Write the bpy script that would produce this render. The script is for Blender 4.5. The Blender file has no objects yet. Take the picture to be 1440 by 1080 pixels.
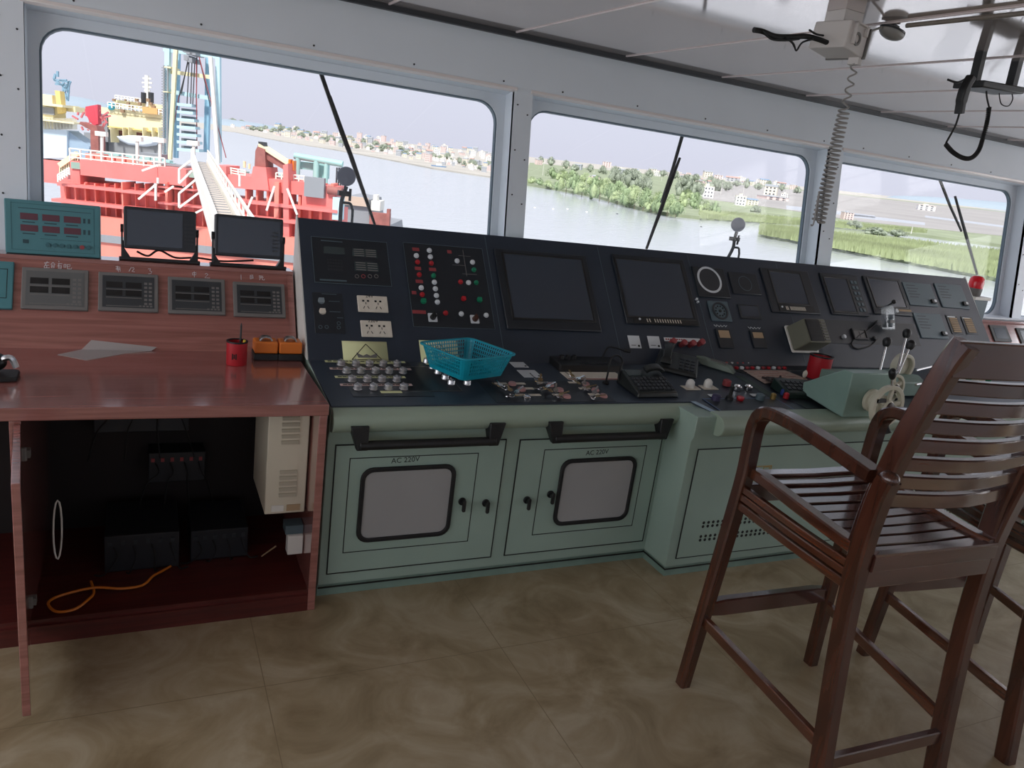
import bpy, math, random
from mathutils import Vector, Matrix, noise
random.seed(11)
SC = bpy.context.scene
COL = SC.collection
V = Vector
R = math.radians
# ------------------------------------------------------------------ camera
FPX = 1085.0
H = 1.62
_x = V((2265, 0, FPX)).normalized()
_d = V((-528, 3880, FPX)); _d = (_d - _x * _d.dot(_x)).normalized()
_z = -_d
_y = _z.cross(_x)
RW = Matrix((_x, _y, _z))                  # rows: world axes in camera (right, down, forward)
CAM = V((0, 0, H))
def ray(px, py): return RW @ V((px - 720, py - 540, FPX))
def onX(px, py, x): r = ray(px, py); return CAM + r * (x / r.x)
def onY(px, py, y): r = ray(px, py); return CAM + r * (y / r.y)
def onZ(px, py, z): r = ray(px, py); return CAM + r * ((z - H) / r.z)
def atD(px, py, d): return CAM + ray(px, py) * (d / FPX)
cd = bpy.data.cameras.new('camera'); co = bpy.data.objects.new('camera', cd); COL.objects.link(co)
cd.sensor_fit = 'HORIZONTAL'; cd.sensor_width = 36; cd.lens = FPX / 1440 * 36; cd.clip_start = .02; cd.clip_end = 20000
rx, ry, rz = RW @ V((1, 0, 0)), RW @ V((0, -1, 0)), RW @ V((0, 0, -1))
co.matrix_world = Matrix(((rx.x, ry.x, rz.x, 0), (rx.y, ry.y, rz.y, 0), (rx.z, ry.z, rz.z, H), (0, 0, 0, 1)))
SC.camera = co
SC.view_settings.view_transform = 'Standard'; SC.view_settings.look = 'None'
SC.view_settings.exposure = 0.0; SC.view_settings.gamma = 1.0

class Frame:
    def __init__(s, o, x, y):
        s.o = V(o); s.x = V(x).normalized(); y = V(y); s.y = (y - s.x * y.dot(s.x)).normalized(); s.z = s.x.cross(s.y)
        s.M = Matrix(((s.x.x, s.y.x, s.z.x, s.o.x), (s.x.y, s.y.y, s.z.y, s.o.y), (s.x.z, s.y.z, s.z.z, s.o.z), (0, 0, 0, 1)))
    def px(s, x, y, w=0):                              # where the sight line through a pixel meets the plane
        r = ray(x, y); t = s.z.dot(s.o + s.z * w - CAM) / s.z.dot(r); p = CAM + r * t - s.o
        return p.dot(s.x), p.dot(s.y)
    def at(s, p, w): return (*s.px(*p, w), w)
    def pxs(s, pts, w): return [s.px(*p, w) for p in pts]
    def P(s, a, b, c=0): return s.o + s.x * a + s.y * b + s.z * c
    def rect(s, *q):
        a = [s.px(*p) for p in q]                      # tl tr br bl
        return ((a[0][0] + a[3][0]) / 2, (a[1][0] + a[2][0]) / 2, (a[2][1] + a[3][1]) / 2, (a[0][1] + a[1][1]) / 2)

# ------------------------------------------------------------------ mesh helper
def rrect(x0, x1, y0, y1, r, n=5):
    out = []
    for cx, cy, a0 in ((x1 - r, y0 + r, -90), (x1 - r, y1 - r, 0), (x0 + r, y1 - r, 90), (x0 + r, y0 + r, 180)):
        for k in range(n + 1):
            a = R(a0 + 90 * k / n); out.append((cx + r * math.cos(a), cy + r * math.sin(a)))
    return out
def circ(cx, cy, r, n=24): return [(cx + r * math.cos(2 * math.pi * k / n), cy + r * math.sin(2 * math.pi * k / n)) for k in range(n)]
def smooth_path(pts, n=6):
    pts = [V(p) for p in pts]; out = []
    for i in range(len(pts) - 1):
        p0 = pts[max(i - 1, 0)]; p1 = pts[i]; p2 = pts[i + 1]; p3 = pts[min(i + 2, len(pts) - 1)]
        for k in range(n):
            t = k / n
            out.append(0.5 * ((2 * p1) + (p2 - p0) * t + (2 * p0 - 5 * p1 + 4 * p2 - p3) * t * t + (3 * p1 - p0 - 3 * p2 + p3) * t ** 3))
    out.append(pts[-1]); return out

class MB:
    def __init__(s, T=None): s.v = []; s.f = []; s.T = T.M if isinstance(T, Frame) else (T or Matrix())
    def add(s, vs, fs, M=None):
        M = s.T @ M if M else s.T; n = len(s.v)
        s.v += [M @ V(v) for v in vs]; s.f += [tuple(i + n for i in f) for f in fs]; return s
    def box(s, x0, x1, y0, y1, z0, z1, M=None):
        return s.add([(x0, y0, z0), (x1, y0, z0), (x1, y1, z0), (x0, y1, z0), (x0, y0, z1), (x1, y0, z1), (x1, y1, z1), (x0, y1, z1)],
                     [(0, 3, 2, 1), (4, 5, 6, 7), (0, 1, 5, 4), (1, 2, 6, 5), (2, 3, 7, 6), (3, 0, 4, 7)], M)
    def prism(s, poly, z0, z1, M=None, top=None):
        n = len(poly); t = top or poly
        return s.add([(x, y, z0) for x, y in poly] + [(x, y, z1) for x, y in t],
                     [tuple(range(n))[::-1], tuple(range(n, 2 * n))] + [(i, (i + 1) % n, n + (i + 1) % n, n + i) for i in range(n)], M)
    def ring(s, po, pi, z0, z1, M=None):
        n = len(po); vs = [(x, y, z0) for x, y in po] + [(x, y, z0) for x, y in pi] + [(x, y, z1) for x, y in po] + [(x, y, z1) for x, y in pi]
        fs = []
        for i in range(n):
            j = (i + 1) % n
            fs += [(i, n + i, n + j, j), (2 * n + i, 2 * n + j, 3 * n + j, 3 * n + i), (i, j, 2 * n + j, 2 * n + i), (n + i, 3 * n + i, 3 * n + j, n + j)]
        return s.add(vs, fs, M)
    def frame(s, x0, x1, y0, y1, t, z0, z1, M=None):
        return s.ring([(x0, y0), (x1, y0), (x1, y1), (x0, y1)], [(x0 + t, y0 + t), (x1 - t, y0 + t), (x1 - t, y1 - t), (x0 + t, y1 - t)], z0, z1, M)
    def cyl(s, p0, p1, r0, r1=None, n=14, M=None):
        p0, p1 = V(p0), V(p1); r1 = r0 if r1 is None else r1
        q = (p1 - p0).to_track_quat('Z', 'Y').to_matrix()
        vs = [p0 + q @ V((r0 * math.cos(2 * math.pi * k / n), r0 * math.sin(2 * math.pi * k / n), 0)) for k in range(n)]
        vs += [p1 + q @ V((r1 * math.cos(2 * math.pi * k / n), r1 * math.sin(2 * math.pi * k / n), 0)) for k in range(n)]
        return s.add(vs, [tuple(range(n))[::-1], tuple(range(n, 2 * n))] + [(i, (i + 1) % n, n + (i + 1) % n, n + i) for i in range(n)], M)
    def tube(s, pts, r, n=8, closed=False, M=None):
        pts = [V(p) for p in pts]; m = len(pts); vs = []; up = None
        for i, p in enumerate(pts):
            a = pts[i - 1] if (i > 0 or closed) else p; b = pts[(i + 1) % m] if (i < m - 1 or closed) else p
            t = (b - a).normalized() if (b - a).length > 1e-9 else V((0, 0, 1))
            if up is None: up = t.orthogonal().normalized()
            up = (up - t * up.dot(t)); up = up.normalized() if up.length > 1e-6 else t.orthogonal().normalized()
            w = t.cross(up); rr = r[i] if isinstance(r, (list, tuple)) else r
            vs += [p + up * (rr * math.cos(2 * math.pi * k / n)) + w * (rr * math.sin(2 * math.pi * k / n)) for k in range(n)]
        fs = []
        for i in range(m if closed else m - 1):
            j = (i + 1) % m
            fs += [(i * n + k, i * n + (k + 1) % n, j * n + (k + 1) % n, j * n + k) for k in range(n)]
        if not closed: fs += [tuple(range(n))[::-1], tuple(range((m - 1) * n, m * n))]
        return s.add(vs, fs, M)
    def sweep(s, pts, w, h, side, M=None, rd=.14):          # rounded rectangular section, w along side
        pts = [V(p) for p in pts]; m = len(pts); vs = []; side = V(side)
        for i, p in enumerate(pts):
            t = (pts[min(i + 1, m - 1)] - pts[max(i - 1, 0)]).normalized()
            a = (side - t * side.dot(t)).normalized(); b = t.cross(a)
            ww = w[i] if isinstance(w, (list, tuple)) else w; hh = h[i] if isinstance(h, (list, tuple)) else h
            q = min(ww, hh) * rd; sec = rrect(-ww / 2, ww / 2, -hh / 2, hh / 2, q, 1)
            vs += [p + a * x + b * y for x, y in sec]
        n = len(sec); fs = []
        for i in range(m - 1): fs += [(i * n + k, i * n + (k + 1) % n, (i + 1) * n + (k + 1) % n, (i + 1) * n + k) for k in range(n)]
        fs += [tuple(range(n))[::-1], tuple(range((m - 1) * n, m * n))]
        return s.add(vs, fs, M)
    def lathe(s, prof, n=20, M=None):
        m = len(prof); vs = []
        for r, z in prof: vs += [(r * math.cos(2 * math.pi * k / n), r * math.sin(2 * math.pi * k / n), z) for k in range(n)]
        fs = [(i * n + k, i * n + (k + 1) % n, (i + 1) * n + (k + 1) % n, (i + 1) * n + k) for i in range(m - 1) for k in range(n)]
        fs += [tuple(range(n))[::-1], tuple(range((m - 1) * n, m * n))]
        return s.add(vs, fs, M)
    def ball(s, c, r, nu=12, nv=8, sc=(1, 1, 1), M=None):
        c = V(c); prof = [(max(r * math.sin(math.pi * k / nv), 1e-4), -r * math.cos(math.pi * k / nv)) for k in range(nv + 1)]
        return s.lathe(prof, nu, (M or Matrix()) @ Matrix.Translation(c) @ Matrix.Diagonal((*sc, 1)))
    def hexa(s, p):                                          # 8 points: bottom 4 then top 4
        return s.add([V(q) for q in p], [(0, 3, 2, 1), (4, 5, 6, 7), (0, 1, 5, 4), (1, 2, 6, 5), (2, 3, 7, 6), (3, 0, 4, 7)])
    def beam(s, p0, p1, w, h=None, up=(0, 0, 1)):
        p0, p1 = V(p0), V(p1); t = (p1 - p0).normalized(); a = t.cross(V(up)); a = a.normalized() if a.length > 1e-4 else t.orthogonal().normalized(); b = a.cross(t)
        a *= w / 2; b *= (h or w) / 2
        return s.hexa([p0 - a - b, p0 + a - b, p0 + a + b, p0 - a + b, p1 - a - b, p1 + a - b, p1 + a + b, p1 - a + b])
    def text(s, body, size, M, rot=0):
        cu = bpy.data.curves.new('writing', 'FONT'); cu.body = body; cu.size = size; cu.align_x = 'CENTER'; cu.align_y = 'CENTER'; cu.extrude = .0004; cu.resolution_u = 3
        o = bpy.data.objects.new('writing', cu); COL.objects.link(o)
        me = bpy.data.meshes.new_from_object(o.evaluated_get(bpy.context.evaluated_depsgraph_get()))
        s.add([v.co.copy() for v in me.vertices], [tuple(p.vertices) for p in me.polygons], M @ Matrix.Rotation(rot, 4, 'Z'))
        bpy.data.objects.remove(o); bpy.data.curves.remove(cu); bpy.data.meshes.remove(me); return s
    def pen(s, strokes, r, M):                               # handwriting: strokes of flat points
        for st in strokes: s.tube([(x, y, 0) for x, y in st], r, 5, M=M)
        return s
    def build(s, name, m, parent=None, bev=0, smooth=True, ang=35, seg=2):
        me = bpy.data.meshes.new(name)
        me.from_pydata([tuple(v) for v in s.v], [], s.f); me.validate(); me.update()
        me.materials.append(m)
        o = bpy.data.objects.new(name, me); COL.objects.link(o)
        if parent is not None:
            o.parent = parent
            o.matrix_parent_inverse = parent.matrix_basis.inverted() if parent.type == 'EMPTY' else Matrix()
        if smooth:
            me.polygons.foreach_set('use_smooth', [True] * len(me.polygons)); me.set_sharp_from_angle(angle=R(ang))
        if bev:
            b = o.modifiers.new('edge', 'BEVEL'); b.width = bev; b.segments = seg; b.limit_method = 'ANGLE'; b.angle_limit = R(40)
        return o
def tag(o, label, cat=None, group=None, kind=None):
    if label: o['label'] = label
    if cat: o['category'] = cat
    if group: o['group'] = group
    if kind: o['kind'] = kind
    return o
def thing(name, loc, label, cat, group=None):
    o = bpy.data.objects.new(name, None); COL.objects.link(o); o.location = loc; o.empty_display_size = .05
    return tag(o, label, cat, group)
def dup(root, M, label=None):
    r = root.copy(); COL.objects.link(r); r.matrix_basis = M @ root.matrix_basis
    if label: r['label'] = label
    def kids(a, b):
        for ch in [c for c in ALL() if c.parent == a]:
            c = ch.copy(); COL.objects.link(c); c.parent = b; kids(ch, c)
    kids(root, r); return r
def ALL(): return list(COL.objects)
def struct(mb, name, m, **k): o = mb.build(name, m, **k); o['kind'] = 'structure'; return o

# ------------------------------------------------------------------ materials
def lin(c): return tuple(((v / 255) / 12.92 if v <= 10 else (((v / 255) + .055) / 1.055) ** 2.4) for v in c)
def mat(name, c, rough=.5, metal=0, var=0, scale=8, bump=0, spec=.5, coat=0, stretch=None):
    m = bpy.data.materials.new(name); m.use_nodes = True; nt = m.node_tree; b = nt.nodes['Principled BSDF']
    c = lin(c) if max(c) > 1.01 else c
    b.inputs['Base Color'].default_value = (*c, 1); b.inputs['Roughness'].default_value = rough; b.inputs['Metallic'].default_value = metal
    b.inputs['Specular IOR Level'].default_value = spec; b.inputs['Coat Weight'].default_value = coat; b.inputs['Coat Roughness'].default_value = .12; b.inputs['Coat IOR'].default_value = 1.7
    if var or bump:
        tc = nt.nodes.new('ShaderNodeTexCoord'); mp = nt.nodes.new('ShaderNodeMapping'); nz = nt.nodes.new('ShaderNodeTexNoise')
        nz.inputs['Scale'].default_value = scale; nz.inputs['Detail'].default_value = 6
        if stretch: mp.inputs['Scale'].default_value = stretch
        nt.links.new(tc.outputs['Object'], mp.inputs[0]); nt.links.new(mp.outputs[0], nz.inputs['Vector'])
        if var:
            rp = nt.nodes.new('ShaderNodeValToRGB')
            rp.color_ramp.elements[0].position = .3; rp.color_ramp.elements[1].position = .7
            rp.color_ramp.elements[0].color = (*[v * (1 - var) for v in c], 1); rp.color_ramp.elements[1].color = (*[min(1, v * (1 + var)) for v in c], 1)
            nt.links.new(nz.outputs['Fac'], rp.inputs[0]); nt.links.new(rp.outputs[0], b.inputs['Base Color'])
        if bump:
            bp = nt.nodes.new('ShaderNodeBump'); bp.inputs['Strength'].default_value = bump; bp.inputs['Distance'].default_value = .01
            nt.links.new(nz.outputs['Fac'], bp.inputs['Height']); nt.links.new(bp.outputs[0], b.inputs['Normal'])
    return m
def emit(name, c, s):
    m = mat(name, c); b = m.node_tree.nodes['Principled BSDF']
    b.inputs['Emission Color'].default_value = (*lin(c), 1); b.inputs['Emission Strength'].default_value = s; return m
def glass(name, tint=(1, 1, 1), refl=.08, rough=.0):
    m = bpy.data.materials.new(name); m.use_nodes = True; nt = m.node_tree; nt.nodes.clear()
    out = nt.nodes.new('ShaderNodeOutputMaterial'); mx = nt.nodes.new('ShaderNodeMixShader'); tr = nt.nodes.new('ShaderNodeBsdfTransparent'); gl = nt.nodes.new('ShaderNodeBsdfGlossy')
    tr.inputs[0].default_value = (*tint, 1); gl.inputs['Roughness'].default_value = rough; mx.inputs[0].default_value = refl
    nt.links.new(tr.outputs[0], mx.inputs[1]); nt.links.new(gl.outputs[0], mx.inputs[2]); nt.links.new(mx.outputs[0], out.inputs[0]); return m
def wood(name, dark, light, rough, stretch, scale=3.0, coat=0.0):
    m = mat(name, dark, rough, coat=coat); nt = m.node_tree; b = nt.nodes['Principled BSDF']
    tc = nt.nodes.new('ShaderNodeTexCoord'); mp = nt.nodes.new('ShaderNodeMapping'); mp.inputs['Scale'].default_value = stretch
    nz = nt.nodes.new('ShaderNodeTexNoise'); nz.inputs['Scale'].default_value = scale; nz.inputs['Detail'].default_value = 8; nz.inputs['Distortion'].default_value = .6
    rp = nt.nodes.new('ShaderNodeValToRGB'); rp.color_ramp.elements[0].position = .32; rp.color_ramp.elements[1].position = .68
    rp.color_ramp.elements[0].color = (*lin(dark), 1); rp.color_ramp.elements[1].color = (*lin(light), 1)
    nt.links.new(tc.outputs['Object'], mp.inputs[0]); nt.links.new(mp.outputs[0], nz.inputs['Vector']); nt.links.new(nz.outputs['Fac'], rp.inputs[0]); nt.links.new(rp.outputs[0], b.inputs['Base Color'])
    bp = nt.nodes.new('ShaderNodeBump'); bp.inputs['Strength'].default_value = .06; bp.inputs['Distance'].default_value = .004
    nt.links.new(nz.outputs['Fac'], bp.inputs['Height']); nt.links.new(bp.outputs[0], b.inputs['Normal']); return m

WALL = mat('wall_paint', (222, 229, 237), .45, var=.03, scale=2)
CEIL = mat('ceiling_laminate', (226, 216, 214), .08, metal=.6, var=.02, scale=1.5, bump=.02, spec=.9)
TRIMW = mat('white_gloss_trim', (238, 230, 228), .16, spec=.9)
SEAM = mat('seam_white', (235, 222, 222), .3)
BLACK = mat('black_plastic', (24, 25, 27), .45, var=.15, scale=30)
RUBBER = mat('black_rubber', (20, 20, 22), .6)
DARKM = mat('dark_grey', (46, 49, 54), .5)
PANEL = mat('black_console_panel', (45, 54, 67), .38, var=.12, scale=5, spec=.5)
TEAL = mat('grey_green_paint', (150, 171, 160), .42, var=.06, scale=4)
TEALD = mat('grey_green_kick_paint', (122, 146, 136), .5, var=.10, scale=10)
LIP = mat('grey_green_lip', (150, 166, 150), .35, var=.05, scale=6)
SCREEN = mat('dead_screen', (60, 68, 80), .22, spec=.6)
LCD = mat('dead_lcd', (62, 72, 74), .25)
BEZEL = mat('screen_bezel', (34, 39, 46), .42)
GREYP = mat('grey_instrument', (84, 102, 110), .45, var=.05)
WHITE = mat('white_plastic', (228, 226, 220), .4)
CREAM = mat('cream_plate', (214, 206, 192), .5, var=.06, scale=40)
STEEL = mat('chrome', (205, 206, 208), .18, metal=1)
ALU = mat('brushed_aluminium', (170, 172, 172), .35, metal=1)
RED = mat('red_plastic', (176, 34, 44), .4)
DRED = mat('faded_red', (150, 62, 66), .5)
GREEN = mat('green_lens', (22, 128, 92), .3)
LWHITE = mat('white_lens', (215, 220, 224), .25)
TAN = mat('tan_label', (176, 150, 118), .6)
NOTE = mat('yellow_note_paper', (216, 218, 168), .8)
INK = mat('ink', (28, 30, 30), .8)
CHALK = mat('chalk', (205, 196, 200), .9)
ORANGE = mat('orange_plastic', (222, 120, 44), .4)
TEALB = mat('teal_basket_plastic', (18, 150, 172), .35, var=.06)
TEALI = mat('teal_instrument', (72, 126, 134), .45)
REDLED = mat('dark_red_window', (92, 44, 56), .3)
GREYI = mat('grey_indicator_case', (112, 110, 108), .5)
TWOOD = wood('mahogany_laminate', (134, 82, 76), (160, 104, 97), .20, (1.0, 22, 22), 2.6, coat=1.0)
CWOOD = wood('polished_dark_hardwood', (54, 29, 21), (82, 45, 32), .22, (14, 14, 2), 2.0, coat=.4)
CWOOD3 = wood('polished_dark_hardwood_rails', (62, 31, 20), (98, 54, 34), .2, (16, 2, 16), 2.0, coat=1.0)
CWOOD2 = wood('polished_dark_hardwood_slats', (60, 32, 27), (86, 50, 42), .2, (2, 16, 16), 2.0, coat=1.0)
BEIGE = mat('beige_cabinet', (214, 206, 186), .5)
IVORY = mat('ivory_casting', (206, 202, 184), .35, var=.05)
BAG = glass('clear_bag', (.93, .95, .96), .13, .12)
_n = BAG.node_tree; _o = next(n for n in _n.nodes if n.type == 'OUTPUT_MATERIAL'); _l = _o.inputs[0].links[0].from_socket
_df = _n.nodes.new('ShaderNodeBsdfTranslucent'); _df.inputs[0].default_value = (.85, .88, .9, 1); _m2 = _n.nodes.new('ShaderNodeMixShader'); _m2.inputs[0].default_value = .25
_n.links.new(_l, _m2.inputs[1]); _n.links.new(_df.outputs[0], _m2.inputs[2]); _n.links.new(_m2.outputs[0], _o.inputs[0])
PANE = glass('window_glass', (.985, .99, .99), .025)
GOLD = mat('brass', (178, 150, 92), .35, metal=.8)
SHEET = glass('clear_sheet', (.9, .88, .87), .10, .25)
_n = SHEET.node_tree; _o = next(n for n in _n.nodes if n.type == 'OUTPUT_MATERIAL'); _l = _o.inputs[0].links[0].from_socket
_df = _n.nodes.new('ShaderNodeBsdfDiffuse'); _df.inputs[0].default_value = (.75, .72, .72, 1); _m2 = _n.nodes.new('ShaderNodeMixShader'); _m2.inputs[0].default_value = .35
_n.links.new(_l, _m2.inputs[1]); _n.links.new(_df.outputs[0], _m2.inputs[2]); _n.links.new(_m2.outputs[0], _o.inputs[0])

# floor: large beige marbled vinyl tiles
FLOOR = mat('marbled_vinyl', (160, 146, 122), .3)
nt = FLOOR.node_tree; b = nt.nodes['Principled BSDF']
tc = nt.nodes.new('ShaderNodeTexCoord'); n1 = nt.nodes.new('ShaderNodeTexNoise'); n1.inputs['Scale'].default_value = 3.2; n1.inputs['Detail'].default_value = 9; n1.inputs['Distortion'].default_value = 1.4; n1.inputs['Roughness'].default_value = .62
r1 = nt.nodes.new('ShaderNodeValToRGB'); r1.color_ramp.elements[0].position = .30; r1.color_ramp.elements[1].position = .72
r1.color_ramp.elements[0].color = (*lin((132, 114, 86)), 1); r1.color_ramp.elements[1].color = (*lin((184, 171, 148)), 1); e = r1.color_ramp.elements.new(.49); e.color = (*lin((160, 143, 115)), 1)
br = nt.nodes.new('ShaderNodeTexBrick'); br.offset = 0; br.inputs['Scale'].default_value = 1; br.inputs['Brick Width'].default_value = .8; br.inputs['Row Height'].default_value = .8; br.inputs['Mortar Size'].default_value = .0016; br.inputs['Mortar'].default_value = (*lin((132, 116, 90)), 1)
mp = nt.nodes.new('ShaderNodeMapping'); mp.inputs['Location'].default_value = (.46, .32, 0)
nt.links.new(tc.outputs['Object'], n1.inputs['Vector']); nt.links.new(n1.outputs['Fac'], r1.inputs[0]); nt.links.new(tc.outputs['Object'], mp.inputs[0]); nt.links.new(mp.outputs[0], br.inputs['Vector'])
nt.links.new(r1.outputs[0], br.inputs['Color1']); nt.links.new(r1.outputs[0], br.inputs['Color2']); nt.links.new(br.outputs['Color'], b.inputs['Base Color'])

# ------------------------------------------------------------------ frames of the bridge
PAN = Frame((0, 2.945, .80), (1, 0, 0), (0, .405, .51))      # sloping instrument panel
DSK = Frame((0, 2.515, .757), (1, 0, 0), (0, .43, .043))     # desk of the console
FR1 = Frame((0, 2.535, 0), (1, 0, 0), (0, 0, 1))             # console front
FR2 = Frame((0, 2.373, 0), (1, 0, 0), (0, 0, 1))
RIS = Frame((0, 3.12, .784), (1, 0, 0), (0, .22, .33))       # instrument riser of the table
TAB = Frame((0, 0, .784), (1, 0, 0), (0, 1, 0))
WAL = Frame((0, 3.266, 0), (1, 0, 0), (0, .1517, 1))         # window wall, leaning outwards
CZ = 2.225
def wy(z): return 3.266 + .1517 * z

# ------------------------------------------------------------------ room shell
XL, XR, YB = -2.6, 7.2, -2.6
struct(MB().box(XL - .1, XR + .1, YB - .1, 3.7, -.12, 0), 'floor', FLOOR)
struct(MB().box(XL - .1, XR + .1, YB - .1, 3.75, CZ, CZ + .1), 'ceiling', CEIL)
sm = MB()
for k in range(-6, 10):
    x = 1.57 + .61 * k
    if XL < x < XR: sm.box(x - .004, x + .004, YB, wy(CZ) - .03, CZ - .004, CZ - .0005)
struct(sm, 'trim_1', SEAM)
struct(MB().box(XL, XR, wy(CZ) - .035, wy(CZ) + .0, CZ - .022, CZ - .0005), 'trim_2', DARKM)
# front wall with four window openings
B0, B1, TOPB = 1.05, 1.992, 2.252
holes = [(-2.37, -.487), (-.391, 1.595), (1.693, 3.670), (3.778, 5.62), (5.72, 7.0)]
cuts = [XL - .1] + [(holes[i][1] + holes[i + 1][0]) / 2 for i in range(4)] + [XR + .1]
w = MB(WAL)
for i, (a, c) in enumerate(holes):
    w.ring([(cuts[i], .0), (cuts[i + 1], .0), (cuts[i + 1], TOPB), (cuts[i], TOPB)], [(a, B0), (c, B0), (c, B1), (a, B1)], -.02, 0)
    w.ring([(a - .01, B0 - .01), (c + .01, B0 - .01), (c + .01, B1 + .01), (a - .01, B1 + .01)], [(a, B0), (c, B0), (c, B1), (a, B1)], -.11, -.002)
wall_front = struct(w, 'wall_front', WALL, ang=20)
lipm = MB(WAL)
for i, (a, c) in enumerate(holes): lipm.hexa([(a - .012, B1 - .004, -.012), (c + .012, B1 - .004, -.012), (c + .012, B1 + .016, .001), (a - .012, B1 + .016, .001), (a - .012, B1 + .003, .010), (c + .012, B1 + .003, .010), (c + .012, B1 + .018, .006), (a - .012, B1 + .018, .006)])
struct(lipm, 'trim_3', TRIMW, bev=.002)
scr = MB(WAL)
for i, (a, c) in enumerate(holes):
    for k in range(5): x = a + .16 + (c - a - .22) * k / 4; scr.cyl((x, B1 + .035, 0), (x, B1 + .035, .003), .0042, n=8)
    for k in range(4): scr.cyl((c + .02, B1 - .06 - .21 * k, 0), (c + .02, B1 - .06 - .21 * k, .003), .0038, n=8); scr.cyl((c + .075, B1 - .10 - .21 * k, 0), (c + .075, B1 - .10 - .21 * k, .003), .0038, n=8)
so = scr.build('screw_heads', DARKM, wall_front)
GASK = mat('window_gasket', (104, 120, 132), .5)
for i, (a, c) in enumerate(holes):
    m_ = .036; po = rrect(a, c, B0, B1, .001, 6); pi = rrect(a + m_, c - m_, B0 + .026, B1 - .040, .10, 6)
    wf = struct(MB(WAL).ring(po, pi, -.135, -.10), 'window_%d' % (i + 1), WALL)
    MB(WAL).ring(pi, rrect(a + m_ + .007, c - m_ - .007, B0 + .033, B1 - .047, .094, 6), -.13, -.108).build('gasket', GASK, wf)
    MB(WAL).prism(rrect(a + m_ + .003, c - m_ - .003, B0 + .029, B1 - .043, .097, 6), -.124, -.118).build('window_pane', PANE, wf)
# sill board
struct(MB().box(XL, XR, 3.405, wy(1.04) + .13, 1.035, 1.05), 'trim_4', WALL, bev=.004)
# side and rear walls, with unseen openings added for fill light
def holed_wall(name, F, u0, u1, hs, zt):
    cu = [u0] + [(hs[i][1] + hs[i + 1][0]) / 2 for i in range(len(hs) - 1)] + [u1]; w = MB(F)
    for i, (a, c) in enumerate(hs): w.ring([(cu[i], 0), (cu[i + 1], 0), (cu[i + 1], zt), (cu[i], zt)], [(a, 1.05), (c, 1.05), (c, 1.95), (a, 1.95)], -.05, 0)
    struct(w, name, WALL)
    g = MB(F)
    for a, c in hs: g.box(a - .01, c + .01, 1.04, 1.96, -.035, -.03)
    return struct(g, 'window_' + name.split('_')[1], PANE)
holed_wall('wall_left', Frame((XL, 0, 0), (0, 1, 0), (0, 0, 1)), YB, 3.62, [(-1.9, -.5), (-.2, 1.2), (1.5, 3.0)], CZ)
holed_wall('wall_right', Frame((XR, 0, 0), (0, -1, 0), (0, 0, 1)), -3.62, -YB, [(-3.0, -1.6), (-1.3, .1), (.4, 1.9)], CZ)
holed_wall('wall_back', Frame((0, YB, 0), (-1, 0, 0), (0, 0, 1)), -XR - .1, -XL + .1, [(-6.6, -4.4), (-4.0, -2.0), (-1.6, .2), (.6, 2.2)], CZ)

# ------------------------------------------------------------------ the console
CX0, CX1, CXS = .585, 4.88, 2.045
con = thing('bridge_console', (2.6, 2.9, 0), 'long grey-green steering console with a black sloping instrument panel under the windows', 'console', None)
def body_prof(yf, ylip):                                      # (Y, Z) outline of the carcass
    return [(yf, .05), (3.36, .05), (3.36, 1.29), (3.345, 1.302), (2.95, .792), (2.52, .748), (ylip + .05, .745), (ylip + .05, .66), (yf, .63)]
MX = Matrix(((0, 0, 1, 0), (1, 0, 0, 0), (0, 1, 0, 0), (0, 0, 0, 1)))   # prism (Y,Z) -> world, extruded along X
bd = MB(); bd.prism(body_prof(2.535, 2.47), CX0, CXS, MX); bd.prism(body_prof(2.373, 2.31), CXS, CX1, MX)
bd.build('carcass', TEAL, con, bev=.004)
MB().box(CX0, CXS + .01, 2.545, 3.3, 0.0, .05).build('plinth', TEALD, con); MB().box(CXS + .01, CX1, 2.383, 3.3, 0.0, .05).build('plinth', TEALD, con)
kk = MB(); kk.box(CX0, CXS, 2.531, 2.536, .0375, .0415); kk.box(CXS - .003, CX1, 2.369, 2.374, .0375, .0415); kk.box(CXS - .004, CXS + .001, 2.37, 2.54, .0375, .0415)
kk.build('dark_seam', INK, con)
def lip_poly(yf): # rounded nose under the desk edge
    out = []
    for k in range(9):
        a = R(90 + 180 * k / 8); out.append((yf + .045 + .045 * math.cos(a), .708 + .045 * math.sin(a)))
    return [(yf + .10, .755)] + out + [(yf + .10, .665)]
MB().prism(lip_poly(2.47), CX0 + .002, 2.14, MX).build('front_lip', LIP, con, bev=.003)
MB().prism(lip_poly(2.305), 2.145, CX1, MX).build('front_lip', LIP, con, bev=.003)
dk = MB(DSK); dk.prism([(CX0, 0), (2.125, 0), (2.172, -.16), (CX1, -.16), (CX1, .434), (CX0, .434)], -.006, .002); dk.build('desk_panel', PANEL, con, bev=.0015)
sh = MB(DSK); sh.prism([(2.125, .0), (2.172, -.165), (CX1, -.165), (CX1, -.14), (2.19, -.14), (2.15, .0)], .002, .0032)
EDGE = mat('pale_edge_strip', (150, 172, 190), .25); sh.build('edge_strip', EDGE, con)
MB(PAN).box(CX0, CX1, -.004, .646, -.006, .002).build('display_panel', PANEL, con, bev=.001)
for xa, xb in ((CX0 - .006, CX0 - .0005), (CX1 + .0005, CX1 + .006)): MB().prism([(2.955, .80), (3.365, .80), (3.365, 1.305), (3.352, 1.318)], xa, xb, MX).build('end_cheek', WHITE, con)
# seams of the panel
for x in [(PAN.px(*p)[0] + PAN.px(*q)[0]) / 2 for p, q in (((835, 345), (869, 462)), ((690, 350), (697, 463)))] + [2.60, 3.22, 4.02]:
    MB(PAN).box(x - .0012, x + .0012, .02, .635, .002, .0028).build('panel_joint', GREYP, con)

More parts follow.
